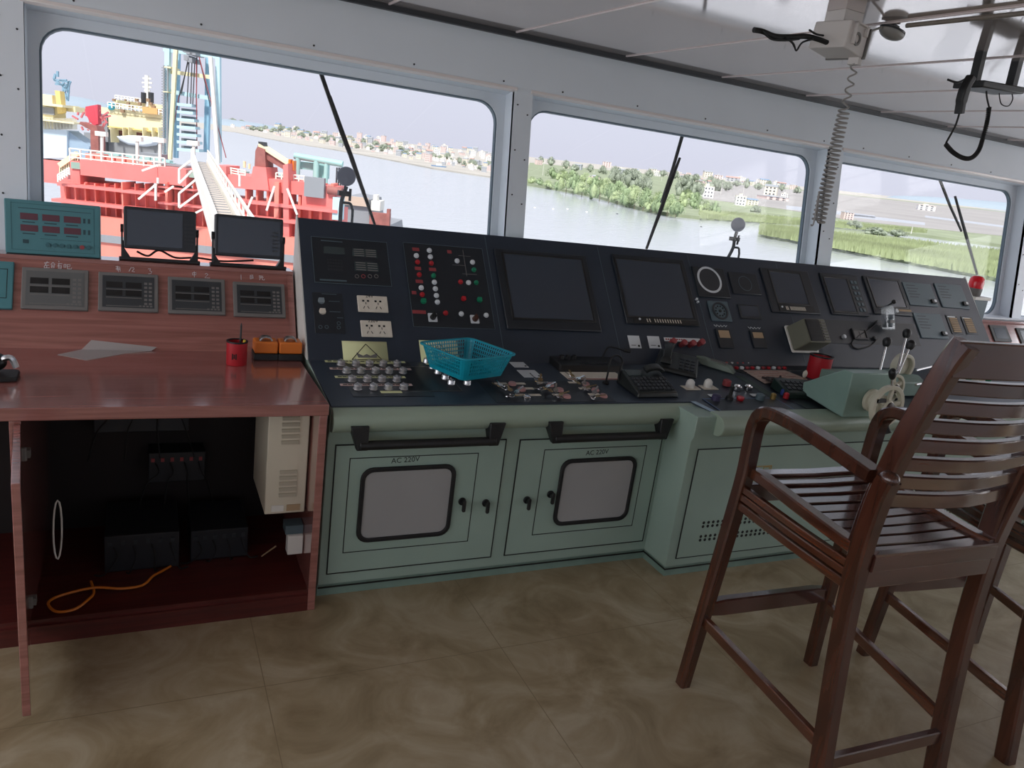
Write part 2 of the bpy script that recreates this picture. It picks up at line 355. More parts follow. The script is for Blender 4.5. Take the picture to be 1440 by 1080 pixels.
# --- doors, rails on the console front
def doorset(x0, x1, z0, z1, ix0, ix1, iz0, iz1, wx0, wx1, wz0, wz1, k1, k2, txt):
    d = MB(FR1).box(x0, x1, z0, z1, 0, .004).build('door', TEAL, con, bev=.001)
    MB(FR1).frame(x0 - .004, x1 + .004, z0 - .004, z1 + .004, .004, 0, .0045).build('door_gap', INK, d)
    MB(FR1).frame(ix0, ix1, iz0, iz1, .0035, .004, .0046).build('hatch_gap', INK, d)
    MB(FR1).ring(rrect(wx0, wx1, wz0, wz1, .045), rrect(wx0 + .017, wx1 - .017, wz0 + .017, wz1 - .017, .032), .004, .016).build('rubber_gasket', RUBBER, d, bev=.004)
    tag(MB(FR1).prism(rrect(wx0 + .016, wx1 - .016, wz0 + .016, wz1 - .016, .033), .004, .009).build('window_pane', FROST, d), 'milky white pane')
    for (kx, kz) in (k1, k2):
        k = MB(FR1); k.cyl((kx, kz, .004), (kx, kz, .012), .016, n=16); k.cyl((kx, kz, .012), (kx, kz, .03), .009, .008); k.prism(rrect(kx - .007, kx + .007, kz - .034, kz + .016, .006), .026, .036)
        k.build('turn_knob', BLACK, d, bev=.002)
    cx = (wx0 + wx1) / 2 - .02
    MB(FR1).text(txt, .029, Matrix.Translation((cx, wz1 + .022, .0042)), R(2)).build('handwriting', INK, d, smooth=False)
FROST = mat('frosted_glass', (158, 158, 158), .3, var=.05, scale=3)
doorset(.617, 1.276, .098, .604, .667, 1.168, .177, .556, .711, 1.081, .217, .517, (1.121, .356), (1.223, .342), 'AC 220V')
doorset(1.342, 2.022, .098, .600, 1.453, 1.951, .177, .558, 1.539, 1.911, .213, .513, (1.511, .36), (1.405, .342), 'AC 220V')
for x0, x1 in ((.690, 1.19), (1.462, 1.968)):
    rl = MB()
    for x in (x0, x1):
        s_ = 1 if x == x0 else -1
        rl.hexa([(x - .02, 2.455, .612), (x + .02, 2.455, .612), (x + .02, 2.477, .612), (x - .02, 2.477, .612), (x - .032 - .012 * s_, 2.46, .70), (x + .032 - .012 * s_, 2.46, .70), (x + .032 - .012 * s_, 2.53, .70), (x - .032 - .012 * s_, 2.53, .70)])
    rl.cyl((x0 - .01, 2.466, .628), (x1 + .01, 2.466, .628), .017, n=12)
    tag(rl.build('handrail', BLACK, con, bev=.003), 'black hand rail')
# second section front: cover plate with vents and label
for x0, x1 in ((2.095, 3.35), (3.42, 4.80)):
    d = MB(FR2).box(x0, x1, .09, .594, 0, .003).build('front_cover', TEAL, con)
    MB(FR2).frame(x0 - .004, x1 + .004, .086, .598, .004, 0, .0035).build('cover_gap', INK, d)
    vt = MB(FR2)
    for zr in (.232, .250, .166, .184):
        n = 17
        for k in range(n): vt.cyl((x0 + .11 + k * .0262, zr, .003), (x0 + .11 + k * .0262, zr, .0042), .0072, n=8)
    vt.build('vent_holes', INK, d, smooth=False)
a = FR2.rect((1061, 655), (1084, 654), (1083, 666), (1060, 667))
MB(FR2).frame(a[0], a[1], a[2], a[3], .004, .003, .0045).frame((a[0] + a[1]) / 2, a[1] - .01, a[2] + .006, a[3] - .006, .003, .003, .0045).build('warning_label', GOLD, con)

# --- instruments on the sloping panel -------------------------------------------------
def plate(name, q, m, z0=.002, z1=.006, parent=con, bev=.002, label=None, F=PAN, rnd=0):
    a = F.rect(*q) if len(q) == 4 and not isinstance(q[0], float) else q
    o = (MB(F).prism(rrect(*a, rnd, 4), z0, z1) if rnd else MB(F).box(*a, z0, z1)).build(name, m, parent, bev=bev)
    if label: o['label'] = label
    return o, a
def cc(x, y, ox=400, oy=290, s=4.235): return (ox + x / s, oy + y / s)
def button(px, m, parent, r=.0085, z=.012, name='indicator_button', sq=False, F=PAN, lab=None, z0=.004):
    u, v = F.px(*px); b_ = MB(F)
    b_.cyl((u, v, z0), (u, v, z0 + .004), r * 1.25, n=14)
    if sq: b_.prism(rrect(u - r, u + r, v - r, v + r, r * .2, 2), z0, z)
    else: b_.lathe([(r, z0), (r, z - .003), (r * .8, z - .0008), (r * .3, z)], 14, Matrix.Translation((u, v, 0)))
    o = b_.build(name, m, parent)
    if lab: o['label'] = lab
    return o
# 1 alarm controller
o, a = plate('alarm_controller', (cc(160, 190), cc(610, 210), cc(635, 475), cc(175, 465)), BEZEL, .002, .005)
MB(PAN).frame(*a, .0022, .005, .0056).build('white_outline', GREYP, o)
plate('lcd_window', (cc(230, 245), cc(355, 247), cc(358, 290), cc(234, 287)), LCD, .005, .0062, o)
kp = MB(PAN); u0, u1, v0, v1 = PAN.rect(cc(250, 315), cc(345, 318), cc(352, 392), cc(258, 388))
for i in range(6):
    for j in range(4): kp.box(u0 + (u1 - u0) * (i + .15) / 6, u0 + (u1 - u0) * (i + .85) / 6, v0 + (v1 - v0) * (j + .2) / 4, v0 + (v1 - v0) * (j + .8) / 4, .005, .0066)
kp.build('keypad', DARKM, o)
for q in ((cc(400, 255), cc(548, 262), cc(552, 310), cc(405, 303)), (cc(412, 333), cc(556, 340), cc(562, 395), cc(418, 388))):
    l_, aa = plate('legend_card', q, LCD, .005, .006, o)
    ln = MB(PAN)
    for k in range(4):
        v = aa[2] + (aa[3] - aa[2]) * (k + .5) / 4
        for c0, c1 in ((.06, .46), (.54, .95)): ln.box(aa[0] + (aa[1] - aa[0]) * c0, aa[0] + (aa[1] - aa[0]) * c1, v - .0018, v + .0018, .006, .0064)
    ln.build('printed_lines', GREYI, o)
for i, x in enumerate((430, 468, 507, 545)):
    u, v = PAN.px(*cc(x, 421)); MB(PAN).ring(circ(u, v, .0092, 16), circ(u, v, .0068, 16), .005, .0065).build('round_key', DRED if i == 1 else GREYI, o)
for x, y, w_, h_ in ((290, 445, .055, .0035), (280, 212, .045, .002)): u, v = PAN.px(*cc(x, y)); MB(PAN).box(u - w_, u + w_, v - h_, v + h_, .005, .0058).build('lettering_bar', GREYP, o)
# 2 small button panel
o, a = plate('light_switch_panel', (cc(165, 515), cc(340, 520), cc(365, 760), cc(180, 760)), BEZEL, .002, .005)
button(cc(218, 567), mat('grey_key', (128, 140, 146), .4), o, .011, .013, 'square_button', True)
button(cc(225, 630), CREAM, o, .011, .013, 'square_button', True)
ln = MB(PAN)
for x, y, L in ((295, 570, .022), (300, 632, .022), (330, 668, .012), (265, 527, .03)):
    u, v = PAN.px(*cc(x, y)); ln.box(u - L, u + L, v - .0012, v + .0012, .005, .0056)
for x, y in ((213, 722), (250, 722), (322, 700), (322, 725)):
    u, v = PAN.px(*cc(x, y)); MB(PAN).ring(circ(u, v, .008, 12), circ(u, v, .0058, 12), .005, .0056).build('printed_symbol', GREYP, o)
ln.build('printed_lines', GREYP, o)
# 3 sockets
for q, t in (((cc(428, 533), cc(608, 545), cc(618, 640), cc(438, 632)), '24V'), ((cc(448, 683), cc(632, 690), cc(642, 787), cc(458, 780)), '220V')):
    o, a = plate('socket_plate', q, CREAM, .002, .010, bev=.003, label='cream double socket plate marked ' + t)
    uc, vc = (a[0] + a[1]) / 2, (a[2] + a[3]) / 2; hs = MB(PAN)
    for sx in (-1, 1):
        cx = uc - .004 + sx * .026
        for dx in (-1, 1):
            hs.box(cx + dx * .010 - .0045, cx + dx * .010 + .0045, vc + .008, vc + .016, .0100, .0108)
            Mx = Matrix.Translation((cx + dx * .009, vc - .018, 0)) @ Matrix.Rotation(R(28 * dx), 4, 'Z'); hs.box(-.0014, .0014, -.006, .006, .0100, .0108, Mx)
        hs.box(cx - .0014, cx + .0014, vc - .004, vc + .006, .0100, .0108)
    hs.build('socket_holes', INK, o, smooth=False)
    MB(PAN).text(t, .021, Matrix.Translation((uc - .012, vc + .034, .0101))).build('handwriting', INK, o, smooth=False)
# 4 mimic panel with lamps and buttons
o, a = plate('mimic_control_panel', (cc(727, 240), cc(1170, 235), cc(1255, 735), cc(745, 722)), BEZEL, .002, .005)
MB(PAN).frame(*a, .0018, .005, .0055).build('white_outline', GREYP, o)
for x, y in ((783, 299), (860, 268), (866, 306), (890, 457), (896, 496), (902, 536), (908, 575), (812, 490), (1025, 330), (1117, 338), (1093, 459), (1050, 645), (1198, 653)): button(cc(x, y), LWHITE, o, .0095, .016, lab='white lens')
for x, y in ((790, 337), (872, 344), (800, 412), (818, 530), (1046, 455), (957, 640)): button(cc(x, y), RED, o, .0092, .016, lab='red lens')
for x, y in ((885, 418), (1125, 383), (1139, 459)): button(cc(x, y), GREEN, o, .0092, .016, lab='green lens')
for x, y in ((825, 570), (1158, 562)): button(cc(x, y), GREEN, o, .010, .016, 'square_button', True, lab='green square key')
button(cc(1063, 556), RED, o, .009, .016, 'square_button', True, lab='red square key')
for x, y, L in ((780, 260, .016), (793, 374, .014), (880, 380, .016), (801, 451, .016), (770, 518, .010), (800, 633, .030), (980, 275, .010)):
    u, v = PAN.px(*cc(x, y)); MB(PAN).box(u - L, u + L, v - .008, v + .008, .005, .0056).build('red_label', DRED, o)
gb = MB(PAN)
p, q = PAN.px(*cc(1060, 265)), PAN.px(*cc(1078, 420)); gb.box(p[0] - .0012, p[0] + .0012, q[1], p[1], .005, .0056)
for x, y, L in ((1035, 355, .03), (1100, 408, .035), (1070, 300, .03)): u, v = PAN.px(*cc(x, y)); gb.box(u - L, u + L, v - .0008, v + .0008, .005, .0056)
gb.build('mimic_line', GREYI, o)
for (x, y), km in (((880, 667), BLACK), ((1130, 677), mat('brown_knob', (70, 40, 30), .4))):
    u, v = PAN.px(*cc(x, y)); k = MB(PAN).prism(rrect(u - .020, u + .020, v - .020, v + .020, .003, 2), .005, .008).build('selector_plate', LWHITE, o)
    MB(PAN).lathe([(.013, .008), (.013, .012), (.0115, .030), (.009, .031)], 16, Matrix.Translation((u, v, 0))).box(u - .003, u + .003, v - .013, v + .013, .012, .036).build('selector_knob', km, o)
# 5 large radar screen
def screen(name, qb, qs, lab, frame_h=.014, strip=None):
    o, a = plate(name, qb, BEZEL, .002, frame_h, bev=.004, label=lab)
    s_ = PAN.rect(*qs)
    MB(PAN).frame(s_[0] - .012, s_[1] + .012, s_[2] - .012, s_[3] + .012, .012, frame_h - .001, frame_h + .003).build('inner_bezel', BLACK, o, bev=.002)
    MB(PAN).box(*s_, frame_h - .004, frame_h + .0008).build('display', SCREEN, o)
    if strip:
        t = PAN.rect(*strip); MB(PAN).box(*t, frame_h, frame_h + .0022).build('key_strip', BLACK, o)
        ks = MB(PAN); n = 15; L = t[1] - t[0]
        for k in range(n):
            if k in (0, 3): continue
            x = t[0] + L * (.16 + .60 * k / n); ks.add([(x, t[2] + .008, frame_h + .003), (x + .006, t[2] + .008, frame_h + .003), (x + .003, t[3] - .008, frame_h + .003), (x - .003, t[3] - .008, frame_h + .003)], [(0, 1, 2, 3)])
        ks.build('white_keys', CREAM, o, smooth=False)
        MB(PAN).cyl((t[0] + L * .09, (t[2] + t[3]) / 2 + .006, frame_h), (t[0] + L * .09, (t[2] + t[3]) / 2 + .006, frame_h + .005), .006).build('power_key', LWHITE, o)
    return o
def c2(x, y): return cc(x, y, 680, 320)
screen('radar_display', (c2(85, 150), c2(590, 160), c2(705, 622), c2(110, 615)), (c2(112, 180), c2(565, 188), c2(648, 560), c2(178, 545)), 'large blank screen beside the lamp panel')
screen('chart_display', (c2(757, 165), c2(1180, 195), c2(1285, 590), c2(848, 580)), (c2(785, 200), c2(1160, 222), c2(1240, 540), c2(855, 540)), 'large blank screen with a row of white keys below', .012, (c2(885, 545), c2(1255, 548), c2(1272, 588), c2(890, 580)))
def c3(x, y): return cc(x, y, 840, 440, 6)
for q in ((c3(252, 192), c3(345, 195), c3(375, 300), c3(272, 300)), (c3(415, 197), c3(515, 200), c3(540, 303), c3(440, 300))):
    o, a = plate('label_card', q, LWHITE, .002, .004)
    MB(PAN).cyl((a[1] - .014, a[2] + .012, .004), (a[1] - .014, a[2] + .012, .0048), .006, n=10).box(a[0] + .01, a[1] - .03, a[2] + .014, a[2] + .0165, .004, .0046).build('printed_mark', INK, o)
o, a = plate('label_strip', (c3(557, 212), c3(862, 215), c3(866, 246), c3(565, 243)), LWHITE, .002, .004)
t_ = MB(PAN)
for k in range(9): t_.box(a[0] + .008 + k * .0135, a[0] + .017 + k * .0135, a[2] + .007, a[3] - .006, .004, .0045)
t_.build('printed_letters', DRED, o)
for x, y in ((610, 262), (700, 275), (775, 278), (850, 268)):
    u, v = PAN.px(*c3(x, y)); MB(PAN).lathe([(.013, .002), (.013, .02), (.016, .024), (.016, .042), (.010, .046)], 10, Matrix.Translation((u, v, 0))).build('red_connector', DRED, con)
# ring gauge, dials, boxes
def c4(x, y): return cc(x, y, 940, 340)
o, a = plate('rudder_gauge', (c4(130, 150), c4(330, 165), c4(355, 340), c4(180, 335)), BEZEL, .002, .012, bev=.004)
u, v = PAN.px(*c4(236, 233)); MB(PAN).ring(circ(u, v, .078, 40), circ(u, v, .066, 40), .012, .014).build('scale_ring', LWHITE, o)
MB(PAN).prism(circ(u, v, .066, 40), .012, .0125).build('gauge_face', DARKM, o)
o, a = plate('blank_instrument', (c4(355, 180), c4(515, 200), c4(550, 320), c4(375, 315)), BEZEL, .002, .010, bev=.004)
p = MB(PAN); u, v = (a[0] + a[1]) / 2, (a[2] + a[3]) / 2; p.ring(circ(u, v, .045, 28), circ(u, v, .042, 28), .010, .011); p.build('gauge_ring', GREYP, o)
o, a = plate('round_dial', (c4(230, 355), c4(345, 360), c4(375, 480), c4(250, 475)), GREYP, .002, .010, bev=.004)
u, v = (a[0] + a[1]) / 2, (a[2] + a[3]) / 2; MB(PAN).ring(circ(u, v, .05, 32), circ(u, v, .04, 32), .010, .014).build('dial_rim', DARKM, o)
dm = MB(PAN)
for k in range(10):
    an = 2 * math.pi * k / 10; dm.cyl((u + .028 * math.cos(an), v + .028 * math.sin(an), .010), (u + .028 * math.cos(an), v + .028 * math.sin(an), .0115), .005, n=8)
dm.cyl((u, v, .010), (u, v, .013), .008); dm.build('dial_marks', INK, o)
o, a = plate('small_display', (c4(405, 375), c4(530, 380), c4(550, 465), c4(430, 460)), BEZEL, .002, .008); MB(PAN).box(a[0] + .012, a[1] - .012, a[2] + .014, a[3] - .01, .008, .0088).build('display', SCREEN, o)
for q, n in (((c4(280, 520), c4(360, 523), c4(385, 640), c4(295, 632)), 0), ((c4(482, 532), c4(560, 535), c4(582, 640), c4(500, 632)), 1)):
    o, a = plate('dimmer_unit', q, BEZEL, .002, .012); MB(PAN).box(a[0] + .012, a[1] - .012, a[2] + .055, a[3] - .012, .012, .013).build('tan_window', TAN, o)
    uu = (a[0] + a[1]) / 2; sq = [[(uu - .045 + k * .011 + .004 * math.sin(k * 2.3), a[3] + .018 + .005 * math.cos(k * 3.1)) for k in range(9)]]
    MB(PAN).pen(sq, .0016, Matrix.Translation((0, 0, .003))).build('handwriting', LWHITE, con)
for x, y in ((163, 345), (170, 362)): u, v = PAN.px(*c4(x, y)); MB(PAN).cyl((u, v, .002), (u, v, .012), .006).build('toggle', LWHITE, con)
screen('sounder_display', (c4(545, 165), c4(815, 175), c4(900, 430), c4(610, 430)), (c4(610, 190), c4(765, 195), c4(828, 372), c4(632, 372)), 'small blank screen with white keys below, right of the ring gauge', .012, (c4(645, 385), c4(850, 388), c4(865, 425), c4(655, 422)))
def c5(x, y): return cc(x, y, 1140, 360, 4.8)
o = screen('console_monitor', (c5(50, 120), c5(300, 135), c5(385, 410), c5(140, 400)), (c5(85, 155), c5(235, 162), c5(290, 380), c5(150, 378)), 'blank monitor left of the square monitor', .012)
ko = MB(PAN); a = PAN.rect(c5(255, 165), c5(300, 168), c5(365, 390), c5(315, 388))
for j in range(6):
    for i in range(2): ko.box(a[0] + (a[1] - a[0]) * (i + .15) / 2, a[0] + (a[1] - a[0]) * (i + .8) / 2, a[2] + (a[3] - a[2]) * (j + .2) / 6, a[2] + (a[3] - a[2]) * (j + .75) / 6, .012, .015)
ko.build('key_column', GREYP, o)
o = screen('square_monitor', (c5(345, 140), c5(590, 155), c5(680, 405), c5(425, 400)), (c5(375, 165), c5(575, 175), c5(630, 350), c5(440, 345)), 'blank square monitor with one white knob below', .012)
u, v = PAN.px(*c5(557, 383)); MB(PAN).cyl((u, v, .012), (u, v, .03), .013).build('white_knob', LWHITE, o)
plate('tan_label', (c5(585, 367), c5(665, 368), c5(670, 382), c5(588, 380)), TAN, .012, .0128, o)
for q in ((c5(605, 180), c5(790, 190), c5(865, 345), c5(670, 335)), (c5(825, 185), c5(1000, 200), c5(1075, 360), c5(885, 350)), (c5(680, 385), c5(860, 395), c5(935, 565), c5(745, 555))):
    o, a = plate('alarm_repeater', q, GREYP, .002, .009, bev=.003); ln = MB(PAN)
    for k in range(5): v = a[3] - .022 - k * .020; ln.box(a[0] + .025, a[0] + .105 + .02 * (k % 2), v - .0022, v + .0022, .009, .0096)
    ln.build('legend_lines', DARKM, o)
    MB(PAN).box(a[1] - .062, a[1] - .018, a[2] + .018, a[2] + .045, .009, .022).build('switch_block', BLACK, o, bev=.002)
    MB(PAN).box(a[1] - .042, a[1] - .022, a[2] + .024, a[2] + .040, .022, .0235).build('lit_key', LWHITE, o)
for q in ((c5(905, 400), c5(985, 405), c5(1030, 530), c5(950, 528)), (c5(1010, 410), c5(1085, 415), c5(1130, 532), c5(1048, 530))):
    o, a = plate('fuse_strip', q, BEZEL, .002, .006); L = a[1] - a[0]
    MB(PAN).box(a[0] + .012, a[1] - .03, a[3] - .016, a[3] - .008, .006, .0075).build('white_tag', LWHITE, o); ln = MB(PAN)
    for k in range(8): v = a[2] + .012 + k * .0128; ln.box(a[0] + .02, a[1] - .02, v, v + .0085, .006, .0095)
    ln.build('fuse_row', TAN, o)
# lower band of the right panel: gauge window and cut-outs
o, a = plate('lower_instrument_band', (c5(60, 440), c5(690, 448), c5(735, 600), c5(120, 600)), BEZEL, .002, .004)
u0, u1, v0, v1 = PAN.rect(c5(275, 505), c5(355, 507), c5(365, 560), c5(290, 558))
MB(PAN).frame(u0 - .01, u1 + .01, v0 - .01, v1 + .01, .01, .004, .016).build('meter_case', BLACK, o, bev=.002); MB(PAN).box(u0, u1, v0, v1, .004, .010).build('meter_face', GREYI, o)
MB(PAN).box((u0 + u1) / 2 - .001, (u0 + u1) / 2 + .001, v0 + .005, v1 - .008, .010, .0115).build('needle', INK, o)
for x, y in ((215, 550), (420, 560)): u, v = PAN.px(*c5(x, y)); MB(PAN).lathe([(.012, .004), (.012, .018), (.008, .02)], 14, Matrix.Translation((u, v, 0))).build('rotary_knob', DARKM if x > 300 else LWHITE, o)

# --- yellow warning notes bent over the crease
def note(x0, x1, v1, lab, red):
    n = MB(); pts = []
    for k in range(7): pts.append(PAN.P(0, v1 * (1 - k / 6), .0035))
    for k in range(1, 5): pts.append(DSK.P(0, .425 - .032 * k / 4, .0045))
    m = len(pts); vs = []
    for i, p in enumerate(pts):
        sk = .010 * max(0, i - 6) / 4
        vs += [p + V((x0 + sk, 0, 0)), p + V((x1 + sk * 2, 0, 0))]
    n.add(vs, [(2 * i, 2 * i + 1, 2 * i + 3, 2 * i + 2) for i in range(m - 1)])
    t = thing('warning_note', PAN.P((x0 + x1) / 2, 0, .004), lab, 'note')
    o = n.build('paper', NOTE, t); sl = o.modifiers.new('thick', 'SOLIDIFY'); sl.thickness = .0006
    c = (x0 + x1) / 2 + .004; h = v1; g = MB(PAN)
    Tm = Matrix.Translation((0, 0, .0045)); A, B_, C_ = (c, h * .86), (c - .062, h * .06), (c + .062, h * .06)
    g.pen([[A, B_], [A, C_], [B_, C_]], .0016, Tm); g.build('triangle_sign', INK, t)
    if red: MB(PAN).pen([[(c - .03, .03), (c, .058), (c + .03, .03), (c - .02, .022), (c - .03, .03)], [(c - .025, .045), (c + .02, .02)]], .003, Tm).build('red_pictogram', DRED, t)
    else: MB(PAN).prism([(c - .042, .036), (c - .036, .014), (c + .040, .014), (c + .044, .034), (c + .015, .022), (c, .03), (c - .015, .022)], .0045, .005).build('pictogram', GREYI, t)
note(.72, .905, .086, 'yellow warning note with an open triangle above the rows of chrome knobs', False)
note(1.045, 1.215, .098, 'yellow warning note with a red mark, half hidden behind the teal basket', True)

# --- desk of section one: chrome rotary knobs on label strips
def c6(x, y): return cc(x, y, 400, 430, 6)
o, a = plate('knob_plate', (DSK.px(*c6(410, 470))[0], DSK.px(*c6(1270, 770))[0], DSK.px(*c6(880, 772))[1], DSK.px(*c6(600, 455))[1]), BEZEL, .002, .004, F=DSK)
CK = mat('satin_knob', (200, 200, 203), .26, metal=.7)
rows = [[(475, 505), (597, 505), (713, 508), (830, 511), (947, 512)], [(520, 568), (640, 568), (762, 568), (880, 570), (997, 573)], [(565, 638), (695, 640), (818, 640), (945, 642)], [(613, 707), (747, 707), (872, 707), (1002, 708)]]
def knob(u, v, parent, k=1.0):
    return MB(DSK).lathe([(.016 * k, .004), (.0175 * k, .007), (.0160 * k, .009), (.0158 * k, .021), (.0135 * k, .024), (.004, .0245)], 18, Matrix.Translation((u, v, 0))).box(u - .002, u + .002, v - .0135 * k, v + .0135 * k, .022, .027).build('rotary_knob', CK, parent)
for i, rw in enumerate(rows):
    pts = [DSK.px(*c6(*p)) for p in rw]; v = sum(p[1] for p in pts) / len(pts)
    for u, _ in pts: knob(u, v - .004, o)
    ls = MB(DSK).box(pts[0][0] - .055, pts[-1][0] + .045, v + .026, v + .044, .004, .0052).build('label_strip', NOTE if i % 2 == 0 else mat('pink_label', (206, 178, 172), .6), o)
    lt = MB(DSK)
    for k in range(14): x = pts[0][0] - .045 + k * (pts[-1][0] - pts[0][0] + .08) / 14; lt.box(x, x + .016, v + .031, v + .039, .0052, .0057)
    lt.build('printed_letters', INK, o)
u, v = DSK.px(*c6(900, 737)); MB(DSK).box(u - .04, u + .04, v - .009, v + .009, .004, .0055).build('paper_label', NOTE, o)
o, a = plate('knob_plate', (DSK.px(*c6(1330, 726))[0] - .16, DSK.px(*c6(1440, 728))[0] + .03, DSK.px(*c6(1400, 728))[1], .37), BEZEL, .002, .004, F=DSK)
MB(DSK).frame(*a, .0016, .004, .0046).build('white_outline', GREYI, o)
for x, y in ((599.5, 511), (607.8, 519), (615.3, 526), (625.5, 534), (633.8, 541), (637, 527.5), (646.7, 533.5), (656, 541.5)): u, v = DSK.px(x, y); knob(u, v - .003, o, .95)
# white plates right of the basket
def c7(x, y): return cc(x, y, 640, 450, 6)
for q in ((c7(450, 350), c7(560, 350), c7(620, 405), c7(490, 405)), (c7(510, 430), c7(665, 430), c7(740, 490), c7(590, 490))):
    a = DSK.rect(*q); o, _ = plate('blank_cover_plate', a, LWHITE, .002, .005, F=DSK); MB(DSK).cyl((a[1] - .012, a[2] + .01, .005), (a[1] - .012, a[2] + .01, .0062), .005).build('screw', INK, o)
a = DSK.rect(c7(880, 447), c7(1380, 447), c7(1400, 510), c7(960, 510)); o, _ = plate('cream_label_board', a, CREAM, .002, .005, F=DSK); MB(DSK).box(a[0], a[1], a[2], a[2] + .008, .005, .0056).build('red_edge', DRED, o)
# key switches with cream labels
kb = [(385, 545, 0), (540, 545, 0), (740, 538, 0), (800, 560, 1), (610, 587, 0), (560, 600, 1), (880, 605, 1), (560, 642, 0), (670, 642, 0), (600, 662, 2), (870, 640, 0), (940, 660, 1), (1100, 555, 1), (1090, 585, 0), (1180, 605, 1), (1170, 635, 0), (1250, 655, 1), (480, 552, 1), (1000, 535, 0)]
ks, _ = plate('key_switch_plate', (DSK.px(*c7(330, 640))[0] - .02, DSK.px(*c7(1300, 690))[0] + .03, DSK.px(*c7(800, 700))[1], DSK.px(*c7(800, 520))[1]), BEZEL, .002, .004, F=DSK)
PINKM = mat('pink_cap', (186, 140, 138), .4)
for x, y, t in kb:
    u, v = DSK.px(*c7(x, y))
    if t == 0: MB(DSK).box(u - .026, u + .026, v - .008, v + .008, .004, .006).build('label_tag', CREAM, ks)
    else: MB(DSK).lathe([(.017, .004), (.017, .009), (.0145, .012), (.0145, .014), (.004, .0145)], 18, Matrix.Translation((u, v, 0))).build('lock_switch', PINKM if t == 1 else STEEL, ks)
BRASSK = mat('worn_brass_key', (150, 128, 92), .35, metal=.9)
def key_bunch(px, n, rz, lab):
    u, v = DSK.px(*px); t = thing('key_bunch', DSK.P(u, v, .004), lab, 'keys', 'key bunches on the console')
    T = DSK.M @ Matrix.Translation((u, v, .0042)) @ Matrix.Rotation(rz, 4, 'Z')
    MB(T).tube([(.014 * math.cos(k * .52), .014 * math.sin(k * .52), .006 + .004 * math.sin(k * .9)) for k in range(12)], .0014, 6, True).build('ring', STEEL, t)
    for k in range(n):
        A = T @ Matrix.Rotation(k * 1.35 - .8, 4, 'Z') @ Matrix.Translation((.012, 0, .006 + .004 * k)) @ Matrix.Rotation(R(-14 - 9 * (k % 3)), 4, 'Y')
        b_ = MB(A); b_.ring(circ(.011, 0, .011, 14), circ(.005, 0, .003, 14), -.001, .001); b_.box(.021, .046, -.0034, .0034, -.001, .001); b_.box(.030, .034, -.006, -.0034, -.001, .001); b_.box(.039, .043, -.0055, -.0034, -.001, .001)
        b_.build('key', BRASSK if k % 2 else STEEL, t)
wh = ['at the left end of the switches', 'lowest at the left, hanging toward the desk edge', 'at the middle of the top row of switches', 'among the middle switches', 'lowest in the middle, near the desk edge', 'directly below the cream label board', 'right of the middle beside a pink switch', 'lowest at the right, left of the desk telephone']
for (p, n, rz), wtxt in zip((((405, 592), 3, 2.6), ((478, 655), 4, -1.6), ((715, 552), 4, .6), ((735, 600), 3, -2), ((845, 655), 4, -.7), ((1005, 520), 3, 1.1), ((1075, 590), 4, -.9), ((1150, 665), 3, -1.2)), wh):
    key_bunch(c7(*p), n, rz, 'bunch of small metal keys ' + wtxt)

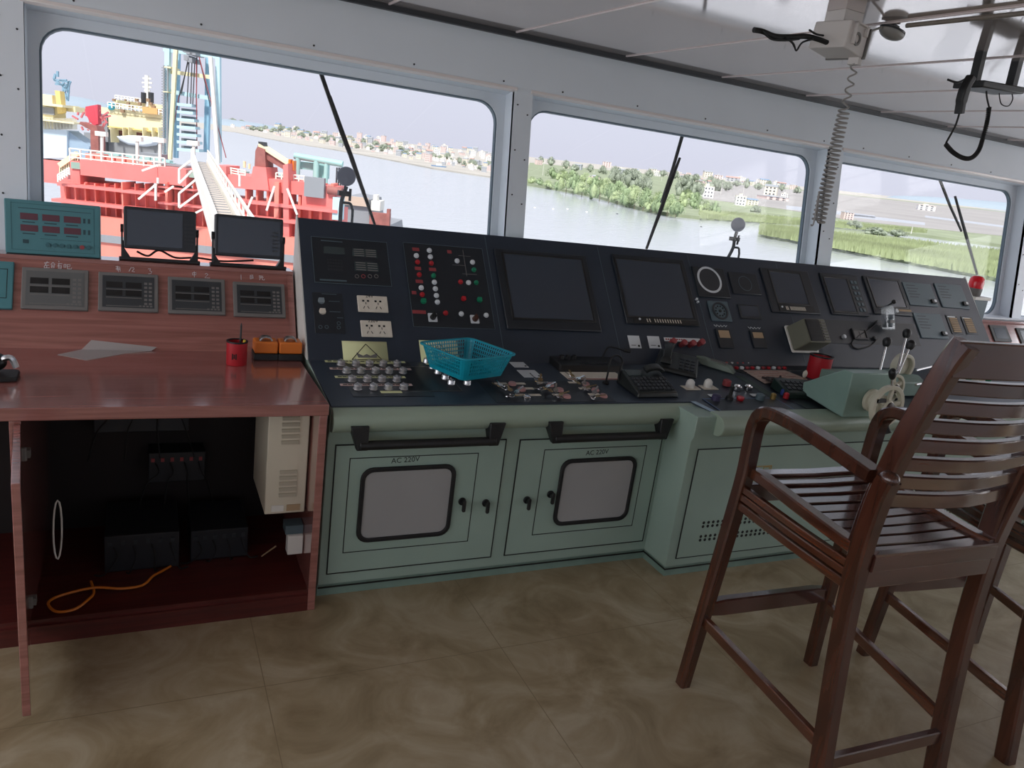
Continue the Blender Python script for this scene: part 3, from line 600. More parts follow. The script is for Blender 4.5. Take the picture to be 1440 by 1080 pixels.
# --- teal plastic basket on the desk
def basket():
    bk = thing('plastic_basket', DSK.P(1.37, .22, .003), 'teal plastic mesh basket sitting on the console desk', 'basket')
    c = [onZ(*p, .912) for p in ((594, 480), (663, 474.5), (725, 497.5), (650, 506))]   # rim corners
    ctr = sum(c, V()) / 4
    ex = ((c[1] - c[0]) + (c[2] - c[3])).normalized(); ey = ((c[0] - c[3]) + (c[1] - c[2])).normalized(); ey = (ey - ex * ey.dot(ex)).normalized()
    W_ = ((c[1] - c[0]).length + (c[2] - c[3]).length) / 2; D_ = (abs((c[0] - c[3]).dot(ey)) + abs((c[1] - c[2]).dot(ey))) / 2; h0 = .096
    ez = ex.cross(ey); fr = Frame(ctr - ez * h0, ex, ey)
    top = rrect(-W_ / 2, W_ / 2, -D_ / 2, D_ / 2, .03, 4); bot = rrect(-W_ / 2 + .03, W_ / 2 - .03, -D_ / 2 + .03, D_ / 2 - .03, .022, 4)
    rim = MB(fr); rim.ring(rrect(-W_ / 2 - .008, W_ / 2 + .008, -D_ / 2 - .008, D_ / 2 + .008, .034, 4), [(x * .985, y * .985) for x, y in top], h0 - .007, h0); rim.build('rim', TEALB, bk, bev=.002)
    sl = MB(fr); N = len(top)
    def pt(s_, t, o=0):                                       # s_ along the perimeter (index), t height 0..1
        i = int(s_) % N; f_ = s_ - int(s_); j = (i + 1) % N
        x = (top[i][0] * (1 - f_) + top[j][0] * f_) * t + (bot[i][0] * (1 - f_) + bot[j][0] * f_) * (1 - t); y = (top[i][1] * (1 - f_) + top[j][1] * f_) * t + (bot[i][1] * (1 - f_) + bot[j][1] * f_) * (1 - t)
        return V((x * (1 + o), y * (1 + o), h0 * t))
    # horizontal bands
    for t0, t1 in ((0, .20), (.315, .36), (.475, .52), (.635, .68), (.795, .84), (.93, 1.0)):
        n = 120; vs = []
        for k in range(n):
            s_ = N * k / n; vs += [pt(s_, t0), pt(s_, t1), pt(s_, t1, .012), pt(s_, t0, .012)]
        fs = []
        for k in range(n):
            q = (k + 1) % n; fs += [(4 * k + i, 4 * q + i, 4 * q + (i + 1) % 4, 4 * k + (i + 1) % 4) for i in range(4)]
        sl.add(vs, fs)
    per = []                                                  # vertical bars spread by length
    for side in range(N):
        a_, b_ = V(top[side]), V(top[(side + 1) % N]); L = (b_ - a_).length
        n = max(1, int(round(L / .0125)))
        if L < .02: per += [(side, side + 1)]
        else: per += [(side + (k + .0) / n - .0, side + (k + .42) / n) for k in range(n)]
    for s0, s1 in per:
        sl.hexa([pt(s0, .2), pt(s1, .2), pt(s1, .2, .011), pt(s0, .2, .011), pt(s0, .93), pt(s1, .93), pt(s1, .93, .011), pt(s0, .93, .011)])
    sl.build('mesh_wall', TEALB, bk)
    fl = MB(fr)
    fl.ring(bot, [(x * .9, y * .86) for x, y in bot], 0, .003)
    for k in range(-int((W_ / 2 - .045) / .0145), int((W_ / 2 - .045) / .0145) + 1): fl.box(k * .0145 - .0022, k * .0145 + .0022, -D_ / 2 + .04, D_ / 2 - .04, 0, .003)
    for k in range(-int((D_ / 2 - .045) / .0145), int((D_ / 2 - .045) / .0145) + 1): fl.box(-W_ / 2 + .04, W_ / 2 - .04, k * .0145 - .0022, k * .0145 + .0022, 0, .003)
    fl.build('mesh_bottom', TEALB, bk)
basket()

# --- long desk microphone unit
q = DSK.rect(c7(790, 345), c7(1330, 345), c7(1400, 440), c7(850, 440)); mu = thing('desk_microphone', DSK.P((q[0] + q[1]) / 2, (q[2] + q[3]) / 2, .002), 'long black desk microphone base with knobs behind the cream label board', 'microphone')
MB(DSK).prism(rrect(q[0], q[1], q[2] - .01, q[3], .02), .002, .028, top=rrect(q[0] + .01, q[1] - .01, q[2] + .01, q[3], .02)).build('base', BLACK, mu, bev=.004)
for x in (890, 940, 990): u, v = DSK.px(*c7(x, 375)); MB(DSK).lathe([(.011, .028), (.010, .045), (.007, .046)], 14, Matrix.Translation((u, v, 0))).build('knob', RUBBER, mu)
kk = MB(DSK)
for k in range(7): kk.box(q[0] + .12 + k * .022, q[0] + .136 + k * .022, q[2] + .03, q[2] + .045, .028, .033)
kk.build('key_row', DARKM, mu)
g0 = DSK.P(q[0] + .28, q[3] - .03, .026)
MB().tube(smooth_path([g0, g0 + V((.02, -.0, .05)), g0 + V((.05, -.01, .055)), g0 + V((.10, -.02, .045))]), .004).build('gooseneck', RUBBER, mu); MB().tube(smooth_path([g0 + V((.10, -.02, .045)), g0 + V((.13, -.025, .042))], 3), .008).build('capsule', RUBBER, mu)
# black stand clip in front of the label board
u, v = DSK.px(*c7(1268, 540)); t = thing('headset_clip', DSK.P(u, v, .003), 'thin black looped cable clip standing left of the desk telephone', 'clip')
MB(DSK).cyl((u, v, .003), (u, v, .010), .014, n=16).build('foot', RUBBER, t)
P0 = DSK.P(u, v, .01); MB().tube(smooth_path([P0, P0 + V((.004, .0, .06)), P0 + V((.015, .01, .105)), P0 + V((.05, .015, .115)), P0 + V((.075, .01, .09)), P0 + V((.06, .0, .05)), P0 + V((.055, -.01, .012))]), .0042).build('wire_loop', RUBBER, t)

# --- desk telephone (near)
def phone(px, rz, lab, cat_s, s_=1.0, keys=True):
    u, v = DSK.px(*px); T = DSK.M @ Matrix.Translation((u, v, .0025)) @ Matrix.Rotation(R(rz), 4, 'Z') @ Matrix.Scale(s_, 4)
    t = thing('desk_telephone', DSK.P(u, v, .0025), lab, 'telephone')
    MB(T).hexa([(-.105, -.085, 0), (.105, -.085, 0), (.105, .085, 0), (-.105, .085, 0), (-.095, -.078, .022), (.095, -.078, .022), (.095, .08, .062), (-.095, .08, .062)]).build('body', PHB, t, bev=.008, seg=3)
    S = T @ Matrix.Translation((0, 0, .0425)) @ Matrix.Rotation(math.atan2(.04, .158), 4, 'X')
    if keys:
        kb_ = MB(S)
        for i in range(9):
            for j in range(4): kb_.box(-.088 + i * .0197, -.073 + i * .0197, -.066 + j * .022, -.050 + j * .022, -.002, .007)
        kb_.build('keypad', DARKM, t, bev=.0015)
        MB(S).box(-.088, -.02, .03, .07, -.001, .004).build('display_window', LCD, t)
    else:
        kb_ = MB(S)
        for i in range(3):
            for j in range(4): kb_.box(.01 + i * .026, .03 + i * .026, -.066 + j * .027, -.046 + j * .027, -.002, .006)
        kb_.build('keypad', DARKM, t, bev=.0015)
    x0 = -.055 if not keys else .035
    hs = MB(S)
    if keys: hs.sweep(smooth_path([(.0, .052, .014), (.02, .052, .026), (.06, .054, .028), (.09, .054, .012)], 4), .032, .018, (0, 1, 0))
    else: hs.sweep(smooth_path([(x0, -.085, .022), (x0, -.065, .040), (x0, -.01, .054), (x0, .05, .046), (x0, .085, .022)], 5), [.05] * 5 + [.038] * 10 + [.05] * 6, .026, (1, 0, 0))
    hs.build('handset', PHB, t, bev=.003)
    return t
PHB = mat('telephone_black', (34, 38, 38), .4, var=.1, scale=20)
phone((910, 549), 1, 'low black keypad telephone at the front edge of the desk', 'telephone', 1.05)
phone((950, 520), -38, 'black telephone with a raised handset behind the keypad telephone', 'telephone', 1.0, False)
# grey-green handheld radio lying on the desk
u, v = DSK.px(1003, 517); t = thing('handheld_radio', DSK.P(u, v, .004), 'grey-green handheld radio lying right of the black handset', 'radio')
T = DSK.M @ Matrix.Translation((u, v, .004)) @ Matrix.Rotation(R(-52), 4, 'Z'); MB(T).hexa([(-.11, -.028, 0), (.11, -.028, 0), (.11, .028, 0), (-.11, .028, 0), (-.10, -.022, .036), (.08, -.022, .03), (.08, .022, .03), (-.10, .022, .036)]).build('case', mat('grey_green_plastic', (120, 134, 124), .5), t, bev=.006)
MB(T).box(-.02, .06, -.016, .016, .030, .036).build('front_label', GREYI, t); MB(T).cyl((.11, .012, .014), (.16, .014, .014), .006).build('aerial', RUBBER, t)
# two white domed caps on cream plates
for i, (x, y) in enumerate(((785, 640), (935, 637))):
    u, v = DSK.px(*c3(x, y)); t, _ = plate('dome_switch', (u - .042, u + .042, v - .024, v + .024), CREAM, .002, .007, F=DSK)
    MB(DSK).lathe([(.019, .007), (.020, .02), (.018, .034), (.010, .043), (.003, .045)], 18, Matrix.Translation((u - .004, v + .004, 0))).build('white_dome', WHITE, t)

# --- desk of section two
o, a = plate('manoeuvring_plate', (2.20, 2.62, -.135, .02), BEZEL, .002, .006, F=DSK)
MB(DSK).frame(*a, .004, .006, .0066).build('blue_edge', mat('blue_edge', (70, 96, 140), .35), o)
for x, y, m_, kind in ((995, 745, mat('violet_knob', (60, 54, 84), .4), 'k'), (1108, 740, BLACK, 'j'), (1200, 745, RED, 'r'), (1175, 655, STEEL, 'c'), (1265, 655, STEEL, 'c'), (1365, 740, GREYP, 'k'), (1085, 620, DRED, 'k')):
    u, v = DSK.px(*c3(x, y)); b_ = MB(DSK)
    if kind == 'k': b_.lathe([(.020, .006), (.019, .03), (.012, .034)], 16, Matrix.Translation((u, v, 0))); nm = 'rotary_knob'
    elif kind == 'j': b_.lathe([(.018, .006), (.016, .02), (.008, .026), (.0065, .05), (.008, .07), (.003, .078)], 16, Matrix.Translation((u, v, 0))); nm = 'joystick'
    elif kind == 'r': b_.lathe([(.014, .006), (.018, .016), (.016, .022), (.004, .024)], 16, Matrix.Translation((u, v, 0))); nm = 'red_push_button'
    else: b_.lathe([(.020, .006), (.020, .022), (.016, .026), (.012, .016), (.002, .016)], 18, Matrix.Translation((u, v, 0))); nm = 'bezel_ring'
    b_.build(nm, m_, o)
for x, y in ((985, 708), (1340, 705)): u, v = DSK.px(*c3(x, y)); MB(DSK).box(u - .03, u + .03, v - .012, v + .012, .006, .0085).build('white_tag', LWHITE, o)
def c8(x, y): return cc(x, y, 1020, 440, 6)
DGRN = mat('dark_green_mat', (52, 70, 62), .5)
plate('green_strip', (DSK.px(*c8(20, 500))[0], DSK.px(*c8(330, 690))[0] + .05, .02, .29), DGRN, .002, .0035, F=DSK)
o, a = plate('dial_pad', (2.70, 2.86, -.10, .02), BEZEL, .002, .006, F=DSK)
for x, y, m_ in ((395, 735, GOLD), (480, 700, mat('blue_key', (40, 60, 130), .4)), (505, 730, RED)): u, v = DSK.px(*c8(x, y)); MB(DSK).lathe([(.013, .006), (.012, .03), (.006, .034)], 14, Matrix.Translation((u, v, 0))).build('control_knob', m_, o)
# rows of red and white push buttons at the back of the desk
o, a = plate('push_button_plate', (DSK.px(*c8(-20, 440))[0], DSK.px(*c8(690, 440))[0], DSK.px(*c8(200, 492))[1], DSK.px(*c8(200, 425))[1]), BEZEL, .002, .005, F=DSK)
for rw, (y, n) in enumerate(((438, 14), (478, 12))):
    for k in range(n):
        u, v = DSK.px(*c8(0 + k * 45, y)); m_ = (RED, LWHITE, DRED)[(k + rw) % 3]
        MB(DSK).lathe([(.011, .005), (.011, .014), (.006, .017)], 12, Matrix.Translation((u, v, 0))).build('push_button', m_, o)
# printed card on the desk
q = [DSK.px(*c8(*p)) for p in ((150, 497), (500, 497), (690, 573), (330, 607))]
t = thing('printed_card', DSK.P(*q[0], .003), 'pinkish printed card lying flat in front of the red and white push buttons', 'card')
PCARD = mat('pink_card', (182, 160, 148), .6, var=.18, scale=60)
MB(DSK).prism([q[3], q[2], q[1], q[0]], .0062, .0085).build('card', PCARD, t)
def lerp2(a, b, f_): return (a[0] * (1 - f_) + b[0] * f_, a[1] * (1 - f_) + b[1] * f_)
ln = MB(DSK)
for k in range(5):
    A, B_ = lerp2(q[0], q[3], .15 + .17 * k), lerp2(q[1], q[2], .15 + .17 * k); A2, B2 = lerp2(A, B_, .08), lerp2(A, B_, .75 + .15 * (k % 2)); ln.tube([(*A2, .0088), (*B2, .0088)], .0012, 5)
ln.build('printed_lines', DRED, t)
# tangled headset cable and small grey box
u, v = DSK.px(*c8(420, 600)); t = thing('cable_tangle', DSK.P(u, v, .006), 'tangled dark cable heaped in front of the printed card', 'cable')
MB(DSK).tube(smooth_path([(u + .10 * math.cos(k * 1.9) * (1 - .02 * k) * .7, v + .035 * math.sin(k * 2.7), .014 + .012 * abs(math.sin(k * 1.1))) for k in range(16)], 5), .006, 7).build('cord', mat('dark_brown_cord', (44, 34, 36), .6), t)
u, v = DSK.px(*c8(590, 690)); t = thing('keypad_box', DSK.P(u, v, .003), 'dark green flat keypad box in front of the sloping grey-green housing', 'keypad')
T = DSK.M @ Matrix.Translation((u, v, .003)) @ Matrix.Rotation(R(-8), 4, 'Z'); MB(T).hexa([(-.10, -.07, 0), (.10, -.07, 0), (.10, .07, 0), (-.10, .07, 0), (-.095, -.066, .03), (.095, -.066, .03), (.095, .066, .055), (-.095, .066, .055)]).build('case', mat('dark_green_case', (26, 42, 38), .4), t, bev=.006)
k_ = MB(T @ Matrix.Translation((0, 0, .043)) @ Matrix.Rotation(math.atan2(.025, .132), 4, 'X'))
for i in range(6):
    for j in range(3): k_.box(-.08 + i * .027, -.06 + i * .027, -.04 + j * .028, -.02 + j * .028, -.002, .005)
k_.build('keys', DARKM, t)
u, v = DSK.px(*c8(632, 640)); t = thing('pull_cord', DSK.P(u, v, .03), 'small cream pear-shaped pull standing beside the sloping housing', 'pull'); MB(DSK).lathe([(.006, .06), (.011, .072), (.011, .085), (.004, .096)], 12, Matrix.Translation((u, v, 0))).build('cream_bulb', CREAM, t); MB(DSK).cyl((u, v, .055), (u, v, .062), .004).build('stem', GOLD, t)

# --- speaker box on the panel
t = thing('speaker_box', PAN.P(PAN.px(1122, 492)[0], PAN.px(1122, 492)[1], .006), 'grey speaker box with a white back plate on the panel above a red cup', 'speaker')
u, v = PAN.px(1125, 478); Tn = Matrix.Translation(PAN.P(u, v, .045)) @ PAN.M.to_3x3().to_4x4()
SPG = mat('olive_grey_plastic', (112, 112, 96), .5)
MB(Tn).prism(rrect(-.098, .098, -.082, .078, .012), -.038, -.030).build('back_plate', WHITE, t, bev=.002)
MB(Tn).prism(rrect(-.088, .088, -.072, .072, .01), -.030, .075, top=rrect(-.066, .087, -.068, .071, .01)).build('case', SPG, t, bev=.003)
gr = MB(Tn); gr.prism(rrect(-.060, .038, -.062, .066, .006), .075, .079)
for k in range(14): gr.box(-.056, .034, -.055 + k * .0084, -.051 + k * .0084, .079, .081)
gr.build('grille', BLACK, t)
sl_ = MB(Tn)
for k in range(7): sl_.box(.046, .080, -.055 + k * .017, -.046 + k * .017, .075, .079)
sl_.build('slots', GREYI, t)

# --- red cups (rolls standing on end)
def cup(loc, lab, r=.037, h=.088, mark=True):
    t = thing('red_cup', loc, lab, 'cup'); M_ = Matrix.Translation(loc)
    MB(M_).lathe([(r * .96, 0), (r, .004), (r, h * .93), (r * 1.02, h * .94), (r * 1.02, h), (r * .9, h), (r * .88, .006), (.002, .006)], 28).build('body', RED, t)
    MB(M_).ring(circ(0, 0, r * 1.03, 28), circ(0, 0, r * .89, 28), h * .97, h * 1.03).build('black_rim', BLACK, t)
    if mark: 
        lm = MB(M_ @ Matrix.Rotation(R(-108), 4, 'Z') @ Matrix.Translation((r + .0006, 0, h * .42)) @ Matrix.Rotation(R(90), 4, 'Z') @ Matrix.Rotation(R(90), 4, 'X'))
        for k in range(3): lm.box(-.009 + k * .0065, -.005 + k * .0065, -.011 + .004 * (k % 2), .011 - .003 * (k % 2), -.0006, .0006)
        lm.build('printed_mark', INK, t)
    return t
c_ = TAB.px(332, 513); tcup = cup(V((c_[0] + .002, c_[1] + .01, .7845)), 'red cup holding a black pen on the wooden table')
pen = thing('pen', V((c_[0] + .012, c_[1] + .02, .795)), 'black pen standing upright in the red cup', 'pen')
pt_ = V((c_[0] + .014, c_[1] + .02, .0)); MB().cyl(pt_ + V((0, 0, .792)), pt_ + V((.004, .02, .925)), .004, .0035).build('barrel', BLACK, pen); MB().cyl(pt_ + V((.004, .02, .925)), pt_ + V((.0043, .0215, .935)), .0036, .001).build('tip', DARKM, pen)
pen2 = thing('pencil_stub', V((c_[0] + .02, c_[1] - .012, .795)), 'short yellow-tipped stub poking out of the red cup', 'pencil'); MB().cyl((c_[0] + .016, c_[1] - .004, .792), (c_[0] + .026, c_[1] - .008, .882), .0045).build('stub', mat('yellow_tip', (226, 190, 60), .4), pen2)
u, v = DSK.px(1150, 533); cup(DSK.P(u, v, .003) + V((0, .01, 0)), 'red cup standing behind the sloping grey-green housing', .057, .118, False)

# --- control heads (sloping housing with hand wheels and levers)
hd = thing('control_head', V((2.86, 2.42, .76)), 'grey-green sloping housing with an ivory spoked hand wheel on the console desk', 'control')
hx0, hx1, hyf = 2.79, 3.05, 2.292
HB = MB(); hp = [(hyf, .752), (hyf, .956), (hyf + .052, .958), (hyf + .26, .835), (hyf + .25, .784), (hyf + .05, .757)]
HB.prism(hp, hx0, hx1, MX); HB.build('housing', mat('housing_paint', (132, 160, 150), .35, var=.05, scale=12), hd, bev=.005)
def wheel(root, c, r, ang=0, spokes=5):
    MY = Matrix.Translation(c) @ Matrix.Rotation(R(90), 4, 'X') @ Matrix.Rotation(R(ang), 4, 'Z')      # local z -> -Y
    MB(MY).lathe([(.052, -.086), (.052, -.07), (.042, -.065), (.042, -.012), (.030, -.005)], 24).build('drum', IVORY, root)
    wb = MB(MY); wb.ring(circ(0, 0, r, 36), circ(0, 0, r * .80, 36), -.010, .012)
    for k in range(spokes):
        A = Matrix.Rotation(2 * math.pi * k / spokes, 4, 'Z'); wb.add(*box_vf(.012, r * .84, -.009, .009, -.006, .008), A)
    wb.lathe([(.030, -.012), (.030, .012), (.024, .018), (.02, .018)], 20); wb.build('spoked_wheel', IVORY, root, bev=.002)
    MB(MY).lathe([(.022, .017), (.021, .024), (.012, .028)], 18).build('hub_cap', mat('brown_hub', (58, 36, 34), .4), root)
    h_ = MB(MY); h_.cyl((.0, -r * .9, .006), (-.004, -r * 1.25, .03), .011, .013); h_.build('handle', RUBBER, root)
    MB(MY).hexa([(-r * .8, r * .35, .0), (-r * .2, r * .25, .0), (-r * .2, r * .42, .0), (-r * .8, r * .55, .0), (-r * .8, r * .35, .012), (-r * .2, r * .25, .012), (-r * .2, r * .42, .012), (-r * .8, r * .55, .012)]).build('latch', BLACK, root)
def box_vf(x0, x1, y0, y1, z0, z1):
    return [(x0, y0, z0), (x1, y0, z0), (x1, y1, z0), (x0, y1, z0), (x0, y0, z1), (x1, y0, z1), (x1, y1, z1), (x0, y1, z1)], [(0, 3, 2, 1), (4, 5, 6, 7), (0, 1, 5, 4), (1, 2, 6, 5), (2, 3, 7, 6), (3, 0, 4, 7)]
wc = V((2.938, hyf - .088, .834)); wheel(hd, wc, .096, 12)
def lever(root, p0, p1, rb=.02):
    p0, p1 = V(p0), V(p1); MB().cyl(p0, p1, .0065, .0055, 12).build('lever_rod', STEEL, root)
    d_ = (p1 - p0).normalized(); q = d_.to_track_quat('Z', 'Y').to_matrix().to_4x4(); MB(Matrix.Translation(p1) @ q).lathe([(rb * .5, -.02), (rb * .8, -.012), (rb, .004), (rb * .95, .016), (rb * .6, .026), (rb * .1, .03)], 18).build('lever_knob', BLACK, root)
lever(hd, onY(1253, 548, 2.2), onY(1255, 527, 2.2), .017)
h2 = thing('control_head', V((3.3, 2.5, .77)), 'set of ivory wheels and chrome levers with black knobs behind the sloping housing', 'control')
MB().prism([(2.53, .768), (2.53, .84), (2.58, .865), (2.74, .85), (2.80, .79)], 3.10, 3.62, MX).build('housing', TEALD, h2, bev=.005)
w2 = V((3.26, 2.44, .842)); wheel(h2, w2, .07, 30)
w3 = V((3.53, 2.62, .90)); MYm = Matrix.Translation(w3) @ Matrix.Rotation(R(90), 4, 'X'); MB(MYm).ring(circ(0, 0, .068, 32), circ(0, 0, .05, 32), -.02, .02).lathe([(.05, -.015), (.05, .0), (.02, .004)], 20).build('ivory_disc', IVORY, h2, bev=.003)
for (b0, b1, Y0, Y1, rb) in (((1237, 522), (1247, 482), 2.52, 2.55, .021), ((1262, 522), (1275, 470), 2.55, 2.60, .021), ((1263, 525), (1280, 486), 2.45, 2.47, .022)):
    lever(h2, onY(*b0, Y0), onY(*b1, Y1), rb)
MB().cyl(onY(1288, 521, 2.5), onY(1330, 511, 2.55), .006).cyl(onY(1288, 541, 2.45), onY(1325, 535, 2.5), .006).build('chrome_bar', STEEL, h2)
# yellowish leather glove-like cover beside the wheels + green button blocks
u, v = DSK.px(1300, 560); t = thing('yellow_cloth', DSK.P(u, v, .004), 'crumpled yellow-brown cloth lying right of the hand wheels', 'cloth')
cb = MB(); c0 = onY(1303, 548, 2.62); cb.ball(c0, .05, 16, 10, (1.3, .8, .55)); cb.v = [p + V((0, 0, .018 * noise.noise(p * 40))) + (p - c0) * .35 * noise.noise(p * 25) for p in cb.v]; cb.build('folds', mat('yellow_brown_cloth', (168, 134, 74), .8, var=.15, scale=30), t)
o, a = plate('button_block', (DSK.px(1312, 524)[0] - .12, DSK.px(1312, 524)[0] + .30, .17, .30), BEZEL, .002, .006, F=DSK)
for i in range(7):
    for j in range(2): u, v = a[0] + .03 + i * .058, a[2] + .035 + j * .06; MB(DSK).lathe([(.018, .006), (.018, .028), (.013, .032)], 12, Matrix.Translation((u, v, 0))).build('cream_button', CREAM if (i + j) % 3 else GREEN, o)

# --- clear bag hung over a lever knob
bgp = PAN.P(*PAN.px(1238, 452), .06); t = thing('plastic_bag', bgp, 'clear plastic bag with a small jar hanging in front of the square monitor', 'bag')
kq = Frame(bgp, (1, 0, -.0), (0, .25, 1))
MB(kq).prism([(-.035, -.075), (.055, -.080), (.035, .07), (.0, .075), (-.058, .052)], -.012, .012, top=[(-.03, -.07), (.05, -.075), (.03, .065), (.0, .07), (-.05, .05)]).build('bag', BAG, t, bev=.006)
MB(kq).lathe([(.020, -.06), (.022, -.055), (.022, -.01), (.026, -.006), (.026, .012), (.018, .016)], 16, Matrix(((1, 0, 0, .006), (0, 0, 1, 0), (0, -1, 0, 0), (0, 0, 0, 1)))).build('jar', mat('dark_jar', (96, 106, 112), .3), t)
MB(kq).box(-.012, .024, -.036, -.018, .0215, .0225).build('jar_label', GREYI, t)
hk = thing('hook_lever', PAN.P(*PAN.px(1236, 440), .002), 'short black knobbed peg on the panel that the clear bag hangs from', 'knob')
p_ = PAN.P(*PAN.px(1237, 436), .0); MB().cyl(p_, bgp + V((.0, -.002, .085)), .005).build('peg', DARKM, hk); MB().ball(bgp + V((0, -.008, .092)), .013, 14, 10).build('ball_knob', BLACK, hk)
tt = thing('black_cable', PAN.P(*PAN.px(1195, 480), .004), 'black cable looping down the panel below the clear bag', 'cable')
MB().tube(smooth_path([PAN.P(*PAN.px(x, y), .008) for x, y in ((1232, 452), (1222, 463), (1206, 473), (1196, 484), (1204, 491), (1222, 487), (1232, 478))]), .0045).build('cord', RUBBER, tt)

# ------------------------------------------------------------------ wooden table on the left
TX0, TX1 = -1.35, .565
DWOOD = wood('shaded_mahogany', (70, 28, 26), (92, 38, 34), .35, (1, 22, 22), 2.6)  # table mahogany with the cabinet's inner shade put into its colour
tb = thing('chart_table', (-.3, 2.8, 0), 'mahogany coloured wooden table with an instrument riser left of the console', 'table')
MB().box(TX0, TX1, 2.455, 3.13, .744, .784).build('tabletop', TWOOD, tb, bev=.003)
for x0, x1 in ((.535, .562), (-.345, -.315), (-1.35, -1.32)):
    MB().box(x0, x1, 2.458, 3.11, 0, .744).build('side_panel', TWOOD, tb, bev=.002)
DBOARD = mat('shade_dark_board', (30, 22, 22), .7)  # back panel colour darkened to stand for the unlit interior
for xa, xb in ((-.315, .535), (-1.32, -.345)):
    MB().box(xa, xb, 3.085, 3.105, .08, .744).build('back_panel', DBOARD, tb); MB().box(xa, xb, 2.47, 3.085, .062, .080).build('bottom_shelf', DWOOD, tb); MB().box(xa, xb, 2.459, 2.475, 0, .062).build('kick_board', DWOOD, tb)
rs = MB(RIS); rs.box(TX0, TX1 + .006, -.01, .362, -.020, 0); rs.build('riser_panel', TWOOD, tb, bev=.002)
rt = RIS.P(0, .362, 0)
MB().box(TX0, TX1 + .006, rt.y - .012, 3.404, rt.z - .016, rt.z).build('riser_shelf', TWOOD, tb, bev=.002)
MB().prism([(3.10, .744), (3.12, .784), (rt.y - .02, rt.z - .016), (3.395, rt.z - .016), (3.395, .744)], TX1 - .02, TX1 + .004, MX).build('riser_cheek', TWOOD, tb)
# open door leaf swung toward the viewer
dr = MB(); hx = -.322; dr.hexa([(hx - .012, 2.452, .07), (hx + .008, 2.452, .07), (-.266, 2.025, .07), (-.286, 2.025, .07), (hx - .012, 2.452, .738), (hx + .008, 2.452, .738), (-.266, 2.025, .738), (-.286, 2.025, .738)])
dleaf = dr.build('door', TWOOD, tb, bev=.002)
for z in (.15, .64): hg = MB(); hg.cyl((hx + .012, 2.462, z - .02), (hx + .012, 2.462, z + .02), .006, n=10).box(hx + .008, hx + .026, 2.46, 2.485, z - .012, z + .012).build('hinge', GREYI, dleaf)
pens = {
 (77, 374): [[(-.034, .009), (-.018, .012)], [(-.024, .016), (-.034, -.008)], [(-.030, .0), (-.018, .001)], [(-.025, .0), (-.026, -.010)], [(-.034, -.010), (-.016, -.009)],
             [(-.006, .014), (-.012, .004)], [(-.006, .014), (.001, .005)], [(-.009, .002), (-.001, .003), (-.002, -.008), (-.010, -.009), (-.009, .002)], [(-.009, -.003), (-.002, -.003)],
             [(.012, .020), (.014, .016)], [(.010, .010), (.024, .010)], [(.014, .009), (.010, -.001)], [(.013, .002), (.022, .002), (.021, -.010), (.012, -.010), (.013, .002)], [(.013, -.004), (.021, -.004)],
             [(.030, .008), (.036, .009), (.035, -.004), (.030, -.004), (.030, .008)], [(.040, .008), (.050, .008), (.049, .0), (.040, .0), (.040, .008)], [(.040, .0), (.041, -.009), (.054, -.009), (.055, -.004)]],
 (166, 379): [[(-.008, .012), (.006, .010), (.008, -.008)], [(-.006, .006), (.004, .002), (-.004, -.002), (.003, -.006)], [(-.002, .014), (.002, -.010)], [(-.008, .002), (.008, .001)]],
 (183, 379): [[(-.004, -.009), (.004, .009)], [(.006, .006), (.012, .009), (.014, .004), (.007, -.008), (.016, -.009)]],
 (211, 382): [[(-.007, .011), (.002, .012), (-.001, .003), (.006, .0), (.004, -.008), (-.006, -.010)]],
 (274, 386): [[(-.009, .006), (.005, .008), (.004, -.002), (-.009, -.003), (-.009, .006)], [(-.002, .012), (-.002, -.012)]],
 (291, 388): [[(-.007, .007), (-.001, .011), (.004, .006), (-.008, -.009), (.011, -.009)]],
 (339, 390): [[(0, .011), (0, -.011)]],
 (354, 390): [[(-.006, .008), (.004, .010), (.006, -.004), (-.006, -.008), (-.006, .008)], [(-.005, .004), (.005, .006), (-.004, .0), (.005, -.001), (-.004, -.005)]],
 (367, 391): [[(-.008, .009), (.008, .008)], [(-.008, .003), (.010, .002)], [(-.002, .002), (-.006, -.009)], [(.004, .002), (.005, -.008), (.012, -.009), (.014, -.004)]]}
for (x, y), st_ in pens.items():
    u, v = RIS.px(x, y); tag(MB(RIS).pen(st_, .0013, Matrix.Translation((u, v, .001))).build('chalk_writing', CHALK, tb), 'white chalk writing')
